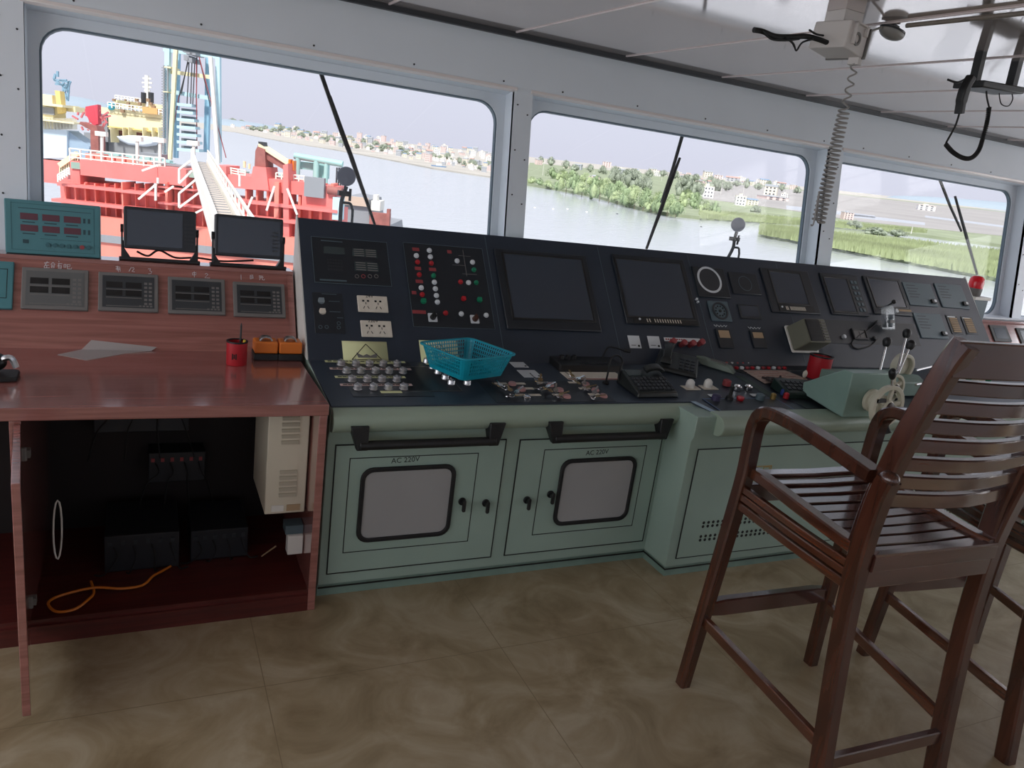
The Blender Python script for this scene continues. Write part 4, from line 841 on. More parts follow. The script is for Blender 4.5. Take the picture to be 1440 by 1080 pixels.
# five indicators let into the riser
def r5(x, y): return (x / 3.2727, 260 + y / 3.2727)
def indicator(q, m_case, face, i):
    a = RIS.rect(*[r5(*p) for p in q]); o = MB(RIS).box(*a, 0, .014).build('weight_indicator', m_case, tb, bev=.003)
    t_ = .014; f_ = (a[0] + t_, a[1] - t_, a[2] + t_, a[3] - t_); MB(RIS).box(*f_, .014, .0152).build('face_plate', face, o)
    W_, H_ = f_[1] - f_[0], f_[3] - f_[2]
    for j in range(2):
        for k in range(2): MB(RIS).box(f_[0] + W_ * (.07 + .37 * k), f_[0] + W_ * (.38 + .37 * k), f_[2] + H_ * (.62 - .26 * j), f_[2] + H_ * (.80 - .26 * j), .0152, .0162).build('digit_window', BLACK if face is not GREYI else DARKM, o)
    ln = MB(RIS)
    for j in range(3): ln.box(f_[0] + W_ * .07, f_[0] + W_ * .75, f_[2] + H_ * (.555 - .26 * j), f_[2] + H_ * (.575 - .26 * j), .0152, .0158)
    for j in range(6):
        for k in range(2): ln.box(f_[0] + W_ * (.80 + .09 * k), f_[0] + W_ * (.86 + .09 * k), f_[2] + H_ * (.10 + .13 * j), f_[2] + H_ * (.17 + .13 * j), .0152, .0158)
    for k in range(4): ln.box(f_[0] + W_ * (.70 + .07 * k), f_[0] + W_ * (.75 + .07 * k), f_[2] + H_ * .03, f_[2] + H_ * .08, .0152, .0158)
    ln.build('printed_legend', GREYI if face is not GREYI else LWHITE, o)
    return o
GFACE = mat('grey_face', (96, 98, 98), .35)
GFACED = mat('dark_grey_face', (58, 62, 66), .3)
indicator([(108, 383), (405, 400), (410, 583), (92, 575)], GREYI, GFACE, 0)
for q in ([(460, 405), (725, 420), (732, 592), (445, 582)], [(775, 428), (1030, 440), (1040, 605), (770, 595)], [(1075, 450), (1305, 462), (1315, 618), (1070, 607)]): indicator(q, GREYI, GFACED, 1)
a = RIS.rect(r5(0, 355), r5(70, 362), r5(55, 578), r5(0, 575)); o = MB(RIS).box(-.66, a[1], a[2], a[3], 0, .014).build('teal_indicator', TEALI, tb, bev=.003); MB(RIS).frame(-.645, a[1] - .018, a[2] + .04, a[3] - .03, .002, .014, .0148).build('outline', INK, o)
for k in range(2): MB(RIS).box(-.62, a[1] - .045, a[2] + .08 + .035 * k, a[2] + .10 + .035 * k, .014, .0155).build('digit_window', REDLED, o)

# --- things standing on the riser shelf
zs = rt.z
t = thing('panel_meter', V((-.28, rt.y + .02, zs)), 'teal panel meter with six dark red windows standing on the riser', 'meter')
FT = Frame((0, rt.y + .008, zs), (1, 0, 0), (0, .10, 1))
a = FT.rect(r5(12, 58), r5(458, 100), r5(465, 330), r5(30, 318)); a = (a[0], a[1], .002, a[3])
MB(FT).box(*a, -.05, 0).build('case', TEALI, t, bev=.004); W_, H_ = a[1] - a[0], a[3] - a[2]
MB(FT).frame(a[0] + .02, a[1] - .02, a[2] + .014, a[3] - .012, .0015, 0, .0008).build('outline', mat('dark_teal', (40, 92, 100), .5), t)
for j in range(2):
    for k in range(3): MB(FT).box(a[0] + W_ * (.16 + .225 * k), a[0] + W_ * (.34 + .225 * k), a[2] + H_ * (.64 - .215 * j), a[2] + H_ * (.76 - .215 * j), 0, .0012).build('digit_window', REDLED, t)
ln = MB(FT)
for j in range(2):
    for k in range(3): ln.box(a[0] + W_ * (.18 + .225 * k), a[0] + W_ * (.31 + .225 * k), a[2] + H_ * (.585 - .215 * j), a[2] + H_ * (.605 - .215 * j), 0, .0009)
    for k in range(2): ln.box(a[0] + W_ * (.815 + .05 * k), a[0] + W_ * (.84 + .05 * k), a[2] + H_ * (.65 - .215 * j), a[2] + H_ * (.74 - .215 * j), 0, .0009)
ln.box(a[0] + W_ * .14, a[0] + W_ * .9, a[2] + H_ * .845, a[2] + H_ * .855, 0, .0009); ln.box(a[0] + W_ * .36, a[0] + W_ * .9, a[2] + H_ * .30, a[2] + H_ * .306, 0, .0009)
ln.box(a[0] + W_ * .18, a[0] + W_ * .24, a[2] + H_ * .20, a[2] + H_ * .27, 0, .0009)
ln.build('printed_legend', mat('dark_teal_ink', (34, 66, 74), .5), t)
for k in range(7): MB(FT).cyl((a[0] + W_ * (.44 + .072 * k), a[2] + H_ * .19, 0), (a[0] + W_ * (.44 + .072 * k), a[2] + H_ * .19, .004), .008, n=14).build('push_button', (DRED if k == 5 else mat('dark_teal_key', (46, 96, 104), .4)), t)
def monitor(q, lab, keys):
    F = Frame((0, rt.y + .022, zs), (1, 0, 0), (0, .14, 1)); a = F.rect(*[r5(*p) for p in q]); W_ = a[1] - a[0]; cx = (a[0] + a[1]) / 2
    t = thing('small_monitor', V((cx, rt.y + .03, zs)), lab, 'monitor')
    MB(F).prism(rrect(*a, .008), -.055, 0, M=None).build('case', BEZEL, t, bev=.004)
    MB(F).prism(rrect(a[0] + .012, a[1] - (.05 if keys else .012), a[2] + .014, a[3] - .012, .003), 0, .0012).build('display', SCREEN, t)
    kb_ = MB(F)
    for j in range(6):
        for i in range(2 if not keys else 3): kb_.box(a[1] - .042 + i * .012, a[1] - .033 + i * .012, a[2] + .03 + j * .015, a[2] + .037 + j * .015, 0, .0022)
    kb_.build('keys', DARKM, t)
    for sx, x in ((-1, a[0]), (1, a[1])):
        MB(F).cyl((x + sx * .001, (a[2] + a[3]) / 2 - .004, -.025), (x + sx * .011, (a[2] + a[3]) / 2 - .004, -.025), .016, n=14).build('side_knob', BLACK, t)
    br_ = MB(F); y0 = .006
    for sx in (-1, 1):
        x = cx + sx * (W_ / 2 + .003); br_.box(min(x, x + sx * .006), max(x, x + sx * .006), y0, (a[2] + a[3]) / 2, -.04, -.012)
        br_.hexa([(x - .003, y0, -.045), (x + .003 - sx * 0, y0, -.045), (x + .003, y0, -.005), (x - .003, y0, -.005), (x - .003, a[2] + .03, -.04), (x + .003, a[2] + .03, -.04), (x + .003, a[2] + .03, -.012), (x - .003, a[2] + .03, -.012)])
        xi = x - sx * .03; br_.hexa([(min(x, xi), y0, -.045), (max(x, xi), y0, -.045), (max(x, xi), y0, -.004), (min(x, xi), y0, -.004), (x - .002, a[2] + .006, -.045), (x + .002, a[2] + .006, -.045), (x + .002, a[2] + .006, -.004), (x - .002, a[2] + .006, -.004)])
    br_.box(cx - W_ / 2 - .016, cx + W_ / 2 + .016, .0008, .013, -.06, .006); br_.build('yoke_stand', BLACK, t, bev=.001)
    return t
monitor([(562, 95), (900, 125), (905, 312), (575, 293)], 'small dark monitor with keys on a yoke stand, next to the teal panel meter', True)
monitor([(992, 130), (1300, 160), (1305, 345), (987, 325)], 'small dark monitor on a yoke stand nearest the console', False)
# loose cable behind the monitors
t = thing('thin_cable', V((.1, 3.39, zs + .02)), 'thin black cable sagging behind the small monitors', 'cable')
MB().tube(smooth_path([V((x, 3.385, z)) for x, z in ((-.02, 1.115), (.02, 1.10), (.06, 1.125), (.12, 1.10), (.2, 1.105), (.3, 1.098), (.42, 1.11))]), .004).build('cord', RUBBER, t)

# --- things on the tabletop
t = thing('plastic_sheet', V((-.17, 3.07, .7845)), 'clear plastic sheet lying bent against the back of the wooden table', 'sheet')
ps = MB(); A = [TAB.px(85, 499), TAB.px(150, 495 + 5), TAB.px(120, 507)]
ps.add([(-.27, 3.035, .7855), (-.175, 2.965, .7855), (-.06, 3.06, .7855), (-.20, 3.108, .7855), (.03, 3.105, .7855), (.05, RIS.P(0, .012, .002).y, RIS.P(0, .012, .002).z), (-.17, RIS.P(0, .035, .002).y, RIS.P(0, .035, .002).z)], [(0, 1, 2, 3), (3, 2, 4), (3, 4, 5, 6)])
o = ps.build('sheet', SHEET, t, smooth=False); o.modifiers.new('thick', 'SOLIDIFY').thickness = .0008
def charger(px0, px1, yb, lab, grp):
    u0, u1 = TAB.px(px0, yb)[0], TAB.px(px1, yb)[0]; y0 = TAB.px((px0 + px1) / 2, yb)[1]
    t = thing('orange_radio_case', V(((u0 + u1) / 2, y0 + .03, .7845)), lab, 'radio')
    MB().box(u0, u1, y0, y0 + .08, .7846, .812).build('black_base', BLACK, t, bev=.003)
    MB().box(u0 + .002, u1 - .002, y0 + .002, y0 + .078, .812, .858).build('orange_case', ORANGE, t, bev=.006, seg=3)
    cx = (u0 + u1) / 2; MB().sweep(smooth_path([(cx - .022, y0 + .03, .859), (cx - .012, y0 + .03, .872), (cx + .012, y0 + .03, .872), (cx + .022, y0 + .03, .859)], 4), .03, .006, (0, 1, 0)).build('grey_clip', ALU, t)
charger(357, 391, 507.5, 'orange case with a grey clip beside the red cup', None)
charger(391.5, 425, 508, 'orange case with a grey clip next to the console', None)
t = thing('desk_stand', V((-.40, 2.75, .7845)), 'dark desk stand with a chrome arm at the left end of the wooden table', 'stand')
MB().prism(rrect(-.50, -.352, 2.70, 2.80, .02), .7846, .80).build('foot', BLACK, t, bev=.004); MB().tube(smooth_path([(-.42, 2.75, .80), (-.40, 2.75, .84), (-.372, 2.75, .85), (-.358, 2.75, .82)]), .010).build('arm', STEEL, t); MB().ball((-.41, 2.76, .835), .028).build('knob', BLACK, t)

# --- inside the open cabinet
t = thing('beige_equipment_case', V((.46, 2.65, .33)), 'beige louvred equipment case hanging inside the right of the open cabinet', 'case')
MB().box(.39, .530, 2.58, 2.90, .332, .742).build('case', BEIGE, t, bev=.004)
for z0, n in ((.60, 5), (.40, 5)):
    lv = MB()
    for k in range(n): lv.hexa([(.435, 2.572, z0 + k * .022), (.495, 2.572, z0 + k * .022), (.495, 2.58, z0 + k * .022 + .006), (.435, 2.58, z0 + k * .022 + .006), (.435, 2.576, z0 + k * .022 + .01), (.495, 2.576, z0 + k * .022 + .01), (.495, 2.58, z0 + k * .022 + .012), (.435, 2.58, z0 + k * .022 + .012)])
    lv.build('louvres', mat('beige_dark', (176, 168, 148), .5), t)
MB().box(.465, .512, 2.577, 2.58, .342, .366).build('rating_plate', TAN, t); MB().box(.412, .455, 2.577, 2.58, .342, .366).build('printed_label', WHITE, t)
t = thing('white_socket_box', V((.50, 2.62, .17)), 'small white socket box on the right side inside the open cabinet', 'box')
MB().box(.478, .533, 2.585, 2.63, .16, .235).build('box', WHITE, t, bev=.003); MB().box(.47, .533, 2.60, 2.66, .236, .27).build('cover', GREYP, t)
ORC = mat('orange_cable', (206, 118, 34), .4)
t = thing('orange_cable', V((-.1, 2.6, .085)), 'orange cable looping on the floor of the open cabinet', 'cable')
pp = [onZ(*p, .09) for p in ((240, 795), (225, 805), (215, 812), (200, 822), (170, 828), (135, 828), (100, 832), (75, 842), (68, 852), (80, 859), (105, 857), (124, 845), (132, 832), (128, 818))]
MB().tube(smooth_path([V((p.x, min(p.y, 3.05), .087 + .004 * (i % 3))) for i, p in enumerate(pp)]), .0045, 8).build('cord', ORC, t)
t = thing('white_cable_loop', V((-.24, 2.7, .25)), 'thin white cable loop hanging inside the left of the open cabinet', 'cable')
pc = onY(81, 745, 2.62); MB().tube([V((pc.x + .012 * math.cos(k * .4), 2.62 + .03 * math.sin(k * .4), pc.z + .09 * math.sin(k * .4))) for k in range(16)], .003, 6, True).build('cord', WHITE, t)
EQ = mat('dark_equipment', (30, 32, 38), .5)
for nm, (x0, x1, y0, y1, z0, z1), lab in (('power_unit', (-.12, .12, 2.72, 3.0, .081, .22), 'dark power unit on the floor of the open cabinet, left of its middle'), ('terminal_box', (.16, .36, 2.75, 3.0, .081, .20), 'dark terminal box on the floor of the open cabinet, right of its middle'), ('relay_box', (.02, .22, 2.98, 3.08, .30, .42), 'dark relay box mounted on the back of the open cabinet'), ('wall_module', (-.16, .16, 3.0, 3.083, .50, .64), 'grey module high on the back of the open cabinet')):
    t = thing(nm, V(((x0 + x1) / 2, (y0 + y1) / 2, z0)), lab, 'box'); MB().box(x0, x1, y0, y1, z0, z1).build('case', EQ if nm != 'wall_module' else DARKM, t, bev=.003)
    n = 6
    for k in range(n): xx = x0 + (x1 - x0) * (k + .3) / n; MB().box(xx, xx + .012, y0 - .004, y0, z1 - .035, z1 - .02).build('terminal', DARKM if nm != 'relay_box' else DRED, t)
    cbm = MB()
    for k in range(4):
        xx = x0 + (x1 - x0) * (k + .5) / 4; cbm.tube(smooth_path([(xx, y0 - .003, z1 - .04), (xx + .01, y0 - .03, z1 - .07), (xx + .02 * (k - 1.5), y0 - .03, max(.09, z0 + .01)), (xx + .04 * (k - 1.5), y0 - .02, max(.087, z0 - .10))]), .003, 6)
    cbm.build('wires', RUBBER, t)
t = thing('thin_yellow_rod', V((.36, 2.72, .12)), 'thin pale rod leaning on the floor of the open cabinet', 'rod'); MB().cyl(onY(368, 782, 2.72), onY(388, 768, 2.68), .003).build('rod', TAN, t)

# ------------------------------------------------------------------ right-hand wooden desk and beacon
t = thing('side_desk', V((5.6, 3.1, 0)), 'mahogany desk with black instruments right of the console', 'desk')
MB().box(4.93, 7.1, 2.75, 3.36, .70, .74).build('tabletop', TWOOD, t); MB().box(4.93, 4.96, 2.77, 3.36, 0, .70).build('side_panel', TWOOD, t); MB().box(7.07, 7.1, 2.77, 3.36, 0, .70).build('side_panel', TWOOD, t)
RD = Frame((0, 3.08, .74), (1, 0, 0), (0, .24, .31)); MB(RD).box(4.93, 7.1, 0, .385, -.02, 0).build('riser_panel', TWOOD, t); MB().box(4.93, 7.1, 3.30, 3.402, 1.024, 1.034).build('riser_shelf', TWOOD, t)
for q in (((1389, 457), (1412, 459), (1424, 482), (1398, 480)), ((1427, 461), (1450, 463), (1462, 488), (1436, 485))):
    a = RD.rect(*q); o = MB(RD).box(*a, 0, .008).build('black_instrument', BLACK, t, bev=.003); MB(RD).box(a[0] + .03, a[1] - .03, a[2] + .02, a[3] - .02, .008, .009).build('display', SCREEN, o)
bx = thing('grey_post_box', V((5.0, 3.3, 1.06)), 'grey box on a stand at the right end of the console carrying the red beacon', 'box')
a0, a1 = onY(1366, 417, 3.3), onY(1389, 417, 3.3)
MB().box(a0.x, a1.x, 3.27, 3.40, 1.20 - .02, 1.20).build('cap', WHITE, bx, bev=.002); MB().box(a0.x + .012, a1.x - .012, 3.28, 3.39, 1.034, 1.18).build('case', GREYP, bx, bev=.003)
bc = thing('red_beacon', V(((a0.x + a1.x) / 2 - .02, 3.335, 1.2)), 'red warning beacon lamp on the grey box', 'lamp')
Mb = Matrix.Translation(((a0.x + a1.x) / 2 - .02, 3.335, 1.2)); MB(Mb).lathe([(.040, 0), (.044, .006), (.046, .04), (.046, .052)], 24).build('base', GREYI, bc)
MB(Mb).lathe([(.045, .052), (.046, .09), (.042, .115), (.03, .128), (.01, .133)], 24).build('dome', mat('red_lens', (226, 20, 40), .2), bc)

# ------------------------------------------------------------------ bar chairs
def chair(label):
    ch = thing('bar_chair', (0, 0, 0), label, 'chair', 'wooden bar chairs')
    sw, sd, zs_ = .235, .25, .775
    for sx in (-1, 1):
        # front leg, arm post and arm: one bent piece of wood
        pts = [(sx * .286, sd + .035, 0), (sx * .276, sd + .03, .18), (sx * .263, sd + .018, .45), (sx * .256, sd + .005, .68), (sx * .255, sd - .002, .80), (sx * .257, sd - .002, .90), (sx * .259, sd - .006, .965), (sx * .260, sd - .03, 1.006), (sx * .261, sd - .075, 1.022), (sx * .262, sd - .18, 1.022), (sx * .264, sd - .32, 1.01), (sx * .266, -.215, .992)]
        p = smooth_path(pts, 4); n = len(p)
        wv = [.040 + .008 * min(1, i / 12) for i in range(n)]; hv = [.042] * n
        for i in range(n):
            if p[i].z > .985: wv[i] = .055; hv[i] = .038
        MB().sweep(p, wv, hv, (1, 0, 0)).build('front_leg', CWOOD, ch)
        # rear leg with rounded stub
        pr = smooth_path([(sx * .236, -.29, 0), (sx * .238, -.265, .2), (sx * .245, -.235, .5), (sx * .254, -.225, .75), (sx * .262, -.24, .93), (sx * .264, -.255, 1.002)], 5)
        MB().sweep(pr, .044, .052, (1, 0, 0)).build('rear_leg', CWOOD, ch)
        MB().ball((sx * .264, -.256, 1.002), .026, 16, 8, (.92, 1.05, .8)).build('leg_stub', CWOOD, ch)
        # back upright
        pb = smooth_path([(sx * .250, -.215, .80), (sx * .246, -.222, .92), (sx * .240, -.25, 1.10), (sx * .230, -.30, 1.30), (sx * .224, -.323, 1.368)], 5)
        MB().sweep(pb, .042, .056, (1, 0, 0)).build('back_post', CWOOD, ch)
        # side seat rails, moulded
        sr = MB(); 
        for z_, h_ in ((.742, .022), (.716, .022), (.686, .026)): sr.sweep(smooth_path([(sx * .258, sd - .01, z_ + .01), (sx * .260, 0, z_), (sx * .258, -.21, z_ - .004)], 4), .022, h_, (1, 0, 0))
        sr.build('side_rail', CWOOD3, ch)
        MB().sweep(smooth_path([(sx * .233, sd + .015, .800), (sx * .232, sd - .05, .806), (sx * .231, .03, .79), (sx * .231, -.15, .776), (sx * .231, -.245, .776)], 5), .042, .034, (1, 0, 0)).build('seat_edge', CWOOD3, ch)
        MB().sweep([(sx * .268, sd + .025, .26), (sx * .238, -.262, .20)], .022, .036, (1, 0, 0)).build('side_stretcher', CWOOD3, ch)
    # seat slats (run side to side) over a frame
    n = 10
    for k in range(n):
        y = -.222 + k * .0505; dip = .803 - .030 * (1 - ((k - 1) / 8.0) ** 2) if k > 1 else .774
        z_ = .772 + .03 * max(0, (k - 5) / 4.0) ** 1.5
        MB().sweep([(-.212, y, z_), (0, y, z_ - .004), (.212, y, z_)], .042, .016, (0, 1, 0)).build('seat_slat', CWOOD2, ch)
    MB().sweep([(-.235, -.244, .762), (.235, -.244, .762)], .03, .05, (0, 1, 0)).build('rear_rail', CWOOD2, ch); MB().sweep([(-.235, -.238, .712), (.235, -.238, .712)], .024, .055, (0, 1, 0)).build('rear_apron', CWOOD2, ch)
    MB().sweep([(-.24, sd - .005, .735), (.24, sd - .005, .735)], .024, .06, (0, 1, 0)).build('front_rail', CWOOD2, ch)
    fr_ = MB(); fr_.sweep([(-.266, sd + .03, .30), (-.2, sd + .03, .302), (.2, sd + .03, .302), (.266, sd + .03, .30)], [.030, .034, .034, .030], [.048, .062, .062, .048], (0, 1, 0)); fr_.build('foot_rest', CWOOD2, ch)
    MB().sweep([(-.225, -.272, .155), (.225, -.272, .155)], .024, .042, (0, 1, 0)).build('rear_stretcher', CWOOD2, ch)
    # back: broad top rail and curved slats
    def post_at(z): return -.222 + (-.325 + .222) * max(0, (z - .92)) / (1.375 - .92) - .0
    for z_, h_ in [(1.328, .088), (1.258, .036), (1.204, .036), (1.150, .036), (1.096, .036), (1.042, .036), (.988, .036), (.934, .040)]:
        y = post_at(z_); hw_ = .222
        pth = smooth_path([(-hw_ - .01, y, z_), (-.1, y - .026, z_), (0, y - .034, z_), (.1, y - .026, z_), (hw_ + .01, y, z_)], 4)
        if z_ > 1.3: pth = smooth_path([(-hw_ - .02, y, z_), (-.1, y - .026, z_ + .004), (0, y - .034, z_ + .006), (.1, y - .026, z_ + .004), (hw_ + .02, y, z_)], 4)
        MB().sweep(pth, .026, h_, (0, 1, 0)).build('top_rail' if z_ > 1.3 else 'back_slat', CWOOD2, ch)
    return ch
ch1 = chair('dark wooden slatted bar chair standing in front of the hand wheels, nearest the viewer')
ch1.matrix_basis = Matrix.Translation((1.947, 1.437, 0)) @ Matrix.Rotation(R(-2.5), 4, 'Z')
ch2 = dup(ch1, Matrix(), 'dark wooden slatted bar chair at the right edge, half hidden behind the nearer chair')
ch2.matrix_basis = Matrix.Translation((2.77, 1.39, 0)) @ Matrix.Rotation(R(-6), 4, 'Z')

# ------------------------------------------------------------------ things on the ceiling
GREYW = mat('grey_white_plastic', (205, 200, 198), .45)
t = thing('talkback_box', V((2.1, 2.1, CZ)), 'off-white talkback box hanging under the ceiling with a coiled cord', 'box')
tbx = Frame(onY(1183, 58, 2.0), (1, .25, -.05), (0, 0, 1))
MB(tbx).hexa([(-.058, -.032, -.075), (.062, -.038, -.075), (.062, -.038, .05), (-.058, -.032, .05), (-.05, .05, -.075), (.062, .05, -.075), (.062, .05, .05), (-.05, .05, .05)]).build('case', GREYW, t, bev=.004)
MB(tbx).ring(circ(.0, .005, .020, 20), circ(.0, .005, .013, 20), .05, .054).build('round_boss', GREYI, t)
MB(tbx).box(-.028, -.022, -.015, .05, .05, .06).box(-.028, .04, .045, .05, .05, .06).box(.035, .045, .02, .05, .05, .06).build('bracket', GREYW, t)
MB(tbx).box(.064, .070, -.04, .05, -.08, .056).build('side_flap', GREYI, t); MB(tbx).box(.050, .074, -.058, -.036, .01, .045).build('cord_socket', GREYW, t)
MB().box(tbx.o.x - .03, tbx.o.x + .05, tbx.o.y - .02, tbx.o.y + .06, tbx.o.z + .045, CZ - .0005).build('mounting_stem', GREYW, t)
c0 = tbx.P(.062, -.055, .03); bot = onY(1153, 322, c0.y)
def coil(p0, p1, r, turns, nn=14, r_t=.0028):
    p0, p1 = V(p0), V(p1); ax = (p1 - p0); t_ = ax.normalized(); a = t_.orthogonal().normalized(); b_ = t_.cross(a); out = []
    for k in range(turns * nn + 1):
        f_ = k / (turns * nn); an = 2 * math.pi * k / nn; rr = r(f_) if callable(r) else r; out.append(p0 + ax * f_ + a * (rr * math.cos(an)) + b_ * (rr * math.sin(an)))
    return out
tt = thing('coiled_cord', c0, 'light grey coiled cord hanging from the ceiling box beside the window pillar', 'cord')
cl = coil(c0, c0 + V((0, 0, -.14)), .011, 4) + coil(c0 + V((0, 0, -.14)), V((c0.x, c0.y, bot.z + .02)), lambda f_: .017 + .004 * f_, 25)[1:]
GREYC = mat('grey_cord', (150, 148, 146), .4)
MB().tube(cl, .0031, 6).build('coil', GREYC, tt)
e0 = cl[-1]; MB().tube(smooth_path([e0, e0 + V((-.012, 0, .02)), e0 + V((-.028, 0, .10)), e0 + V((-.02, 0, .0)), e0 + V((-.03, 0, -.01))]), .003, 6).build('loose_end', GREYC, tt)
t = thing('cable_bundle', V((1.9, 2.0, CZ)), 'black cable bundle hanging from the ceiling to the left of the talkback box', 'cable')
bp = [onY(x, y, 2.0) for x, y in ((1060, 42), (1072, 44), (1090, 51), (1110, 52), (1132, 51), (1150, 55), (1163, 60))]
bp[0].z = min(bp[0].z, CZ - .002)
MB().tube(smooth_path(bp), .008, 8).build('bundle', RUBBER, t)
for q in (((1072, 44), (1085, 55), (1104, 57), (1124, 55)), ((1108, 54), (1116, 62), (1120, 71), (1128, 60), (1143, 55)), ((1105, 53), (1114, 60), (1117, 66)), ((1138, 42), (1148, 48), (1158, 50))): MB().tube(smooth_path([onY(x, y, 1.99) for x, y in q]), .003, 6).build('stray_wire', RUBBER, t)
t = thing('hand_microphone', V((2.2, 2.0, CZ - .05)), 'grey oval hand microphone hanging under the ceiling right of the talkback box', 'microphone')
mc = onY(1254, 46, 2.0); Mm = Matrix.Translation(mc) @ Matrix.Rotation(R(8), 4, 'Y'); MB(Mm).ball((0, 0, 0), .05, 20, 12, (1.0, .62, .42)).build('shell', GREYC, t)
MB(Mm).ring(circ(0, 0, .0505, 28), circ(0, 0, .047, 28), .004, .010, M=Matrix.Diagonal((1, .63, 1, 1))).build('seam_band', DARKM, t); MB(Mm).box(-.015, .015, -.01, .01, .02, CZ - mc.z - .001).build('clip', DARKM, t)
MB().tube(smooth_path([onY(1207, 50, 2.0), onY(1225, 44, 2.0), onY(1240, 38, 2.0)]), .004).tube(smooth_path([onY(1215, 47, 1.99), onY(1212, 62, 1.99), onY(1210, 78, 1.99), onY(1206, 82, 1.99)]), .003).build('lead', GREYC, t)
t = thing('ceiling_conduit', V((2.8, 1.9, CZ - .02)), 'thin grey conduit running along the ceiling to the right of the hand microphone', 'conduit')
q0, q1 = onZ(1275, 36, CZ - .014), onZ(1445, 18, CZ - .014); MB().cyl(q0, q1, .007).cyl(q1, q1 + (q1 - q0) * 1.2, .007).build('tube', mat('conduit_grey', (120, 112, 104), .5), t)
rd = thing('radio_handset', V((2.75, 1.95, CZ)), 'black radio transceiver in a bracket under the ceiling with a drooping coiled cord', 'radio')
YR = 2.0
pA, pB = onY(1372, 118, YR), onY(1430, 128, YR)
RF = Frame(pA, pB - pA, (0, 0, 1)); Lr = (pB - pA).length
MB(RF).box(0, Lr, -.012, .012, -.09, .03).build('transceiver', BLACK, rd, bev=.004)
top_z = CZ - .0005
for xa, xb in ((0, .022), (Lr - .03, Lr - .005)): MB(RF).box(xa, xb, .0, top_z - pA.z, -.03, .0).build('bracket', BLACK, rd)
hp_ = smooth_path([onY(1366, 108, YR - .03), onY(1358, 122, YR - .03), onY(1352, 142, YR - .03), onY(1349, 160, YR - .03)], 5)
MB().sweep(hp_, [.026] * 6 + [.032] * 5 + [.022] * 5, .03, (1, 0, 0)).build('handset', BLACK, rd, bev=.002)
MB().tube(smooth_path([onY(1333, 112, YR), onY(1346, 116, YR), onY(1356, 112, YR)]), .004).build('lead', RUBBER, rd)
cp = smooth_path([onY(x, y, YR) for x, y in ((1349, 160), (1343, 178), (1332, 198), (1330, 203))], 5) 
MB().tube(cp, .0035).build('thin_lead', RUBBER, rd)
cp2 = smooth_path([onY(x, y, YR) for x, y in ((1330, 203), (1340, 214), (1354, 222), (1366, 222), (1376, 212), (1382, 195), (1388, 172), (1391, 151))], 9)
out = []; 
for i in range(len(cp2) - 1):
    t_ = (cp2[i + 1] - cp2[i]).normalized(); a = t_.orthogonal().normalized(); b_ = t_.cross(a)
    for k in range(8): an = 2 * math.pi * (k / 8); out.append(cp2[i].lerp(cp2[i + 1], k / 8) + (a * math.cos(an) + b_ * math.sin(an)) * .006)
MB().tube(out, .0028, 6).build('coiled_lead', RUBBER, rd)
MB().tube(smooth_path([onY(1391, 151, YR), onY(1388, 138, YR), onY(1387, 128, YR)]), .003).tube(smooth_path([onY(1405, 131, YR), onY(1408, 146, YR), onY(1418, 149, YR), onY(1424, 140, YR), onY(1423, 131, YR)]), .002).build('wire', RUBBER, rd)

# ------------------------------------------------------------------ outside the glass: wipers, lamps
OUT = Frame(WAL.P(0, 0, -.16), (1, 0, 0), WAL.y)
for i, (p0, p1, b0, b1, lab) in enumerate((((447, 100), (512, 270), (464, 135), (527, 316), 'black window wiper on the wide left window'), ((962, 190), (930, 285), (956, 222), (909, 350), 'black window wiper on the middle window'), ((1319, 252), (1352, 325), (1343, 276), (1374, 386), 'black window wiper on the right window'))):
    t = thing('window_wiper', OUT.P(*OUT.px(*p0)), lab, 'wiper'); a, c, d_, e_ = [V((*OUT.px(*p), 0)) for p in (p0, p1, b0, b1)]
    MB(OUT).sweep([a + V((0, .03, -.005)), a.lerp(c, .5), c], [.018, .016, .012], .012, (1, .3, 0)).build('arm', BLACK, t)
    MB(OUT).sweep([d_, d_.lerp(e_, .5), e_], [.010, .020, .010], .014, (1, .3, 0)).build('blade', RUBBER, t)
    MB(OUT).cyl(a + V((0, .035, -.03)), a + V((0, .035, .012)), .016).build('pivot', BLACK, t)
for (c, r_px, pts, lab) in (((487, 248), 12.8, ((487, 262), (484, 272), (480, 285), (478, 318)), 'round dark searchlight on a stalk outside the wide left window'), ((1038, 316), 9.5, ((1036, 326), (1033, 336), (1031, 348), (1024, 362)), 'round dark searchlight on a stalk outside the middle window')):
    D_ = 4.6; P_ = onY(*c, D_); r_ = r_px / FPX * (P_ - CAM).length * .98; t = thing('searchlight', onY(*pts[-1], D_), lab, 'lamp')
    dirv = (CAM - P_).normalized(); q = dirv.to_track_quat('Z', 'Y').to_matrix().to_4x4()
    MB(Matrix.Translation(P_) @ q).lathe([(r_ * .6, -.08), (r_ * .95, -.03), (r_, 0), (r_, .02), (r_ * .92, .028)], 28).build('lamp_head', mat('dark_lamp', (104, 104, 116), .5), t)
    sp = smooth_path([onY(*p, D_) for p in pts]); MB().tube(sp, .012).build('stalk', DARKM, t); pj = onY(*pts[1], D_)
    MB().box(pj.x - .035, pj.x + .035, pj.y - .02, pj.y + .02, pj.z - .014, pj.z + .014).cyl(pj + V((.035, 0, -.04)), pj + V((.035, 0, .03)), .008).build('clamp', BLACK, t)
    p2 = onY(*pts[2], D_); fz = sp[-1]; MB().tube(smooth_path([p2, p2 + V((.05, 0, .0)), p2 + V((.065, 0, -.03)), p2 + V((.07, 0, -.08)), V((p2.x + .07, p2.y, .8))]), .008).tube([fz, V((fz.x, fz.y, .8))], .012).build('support_hoop', DARKM, t)
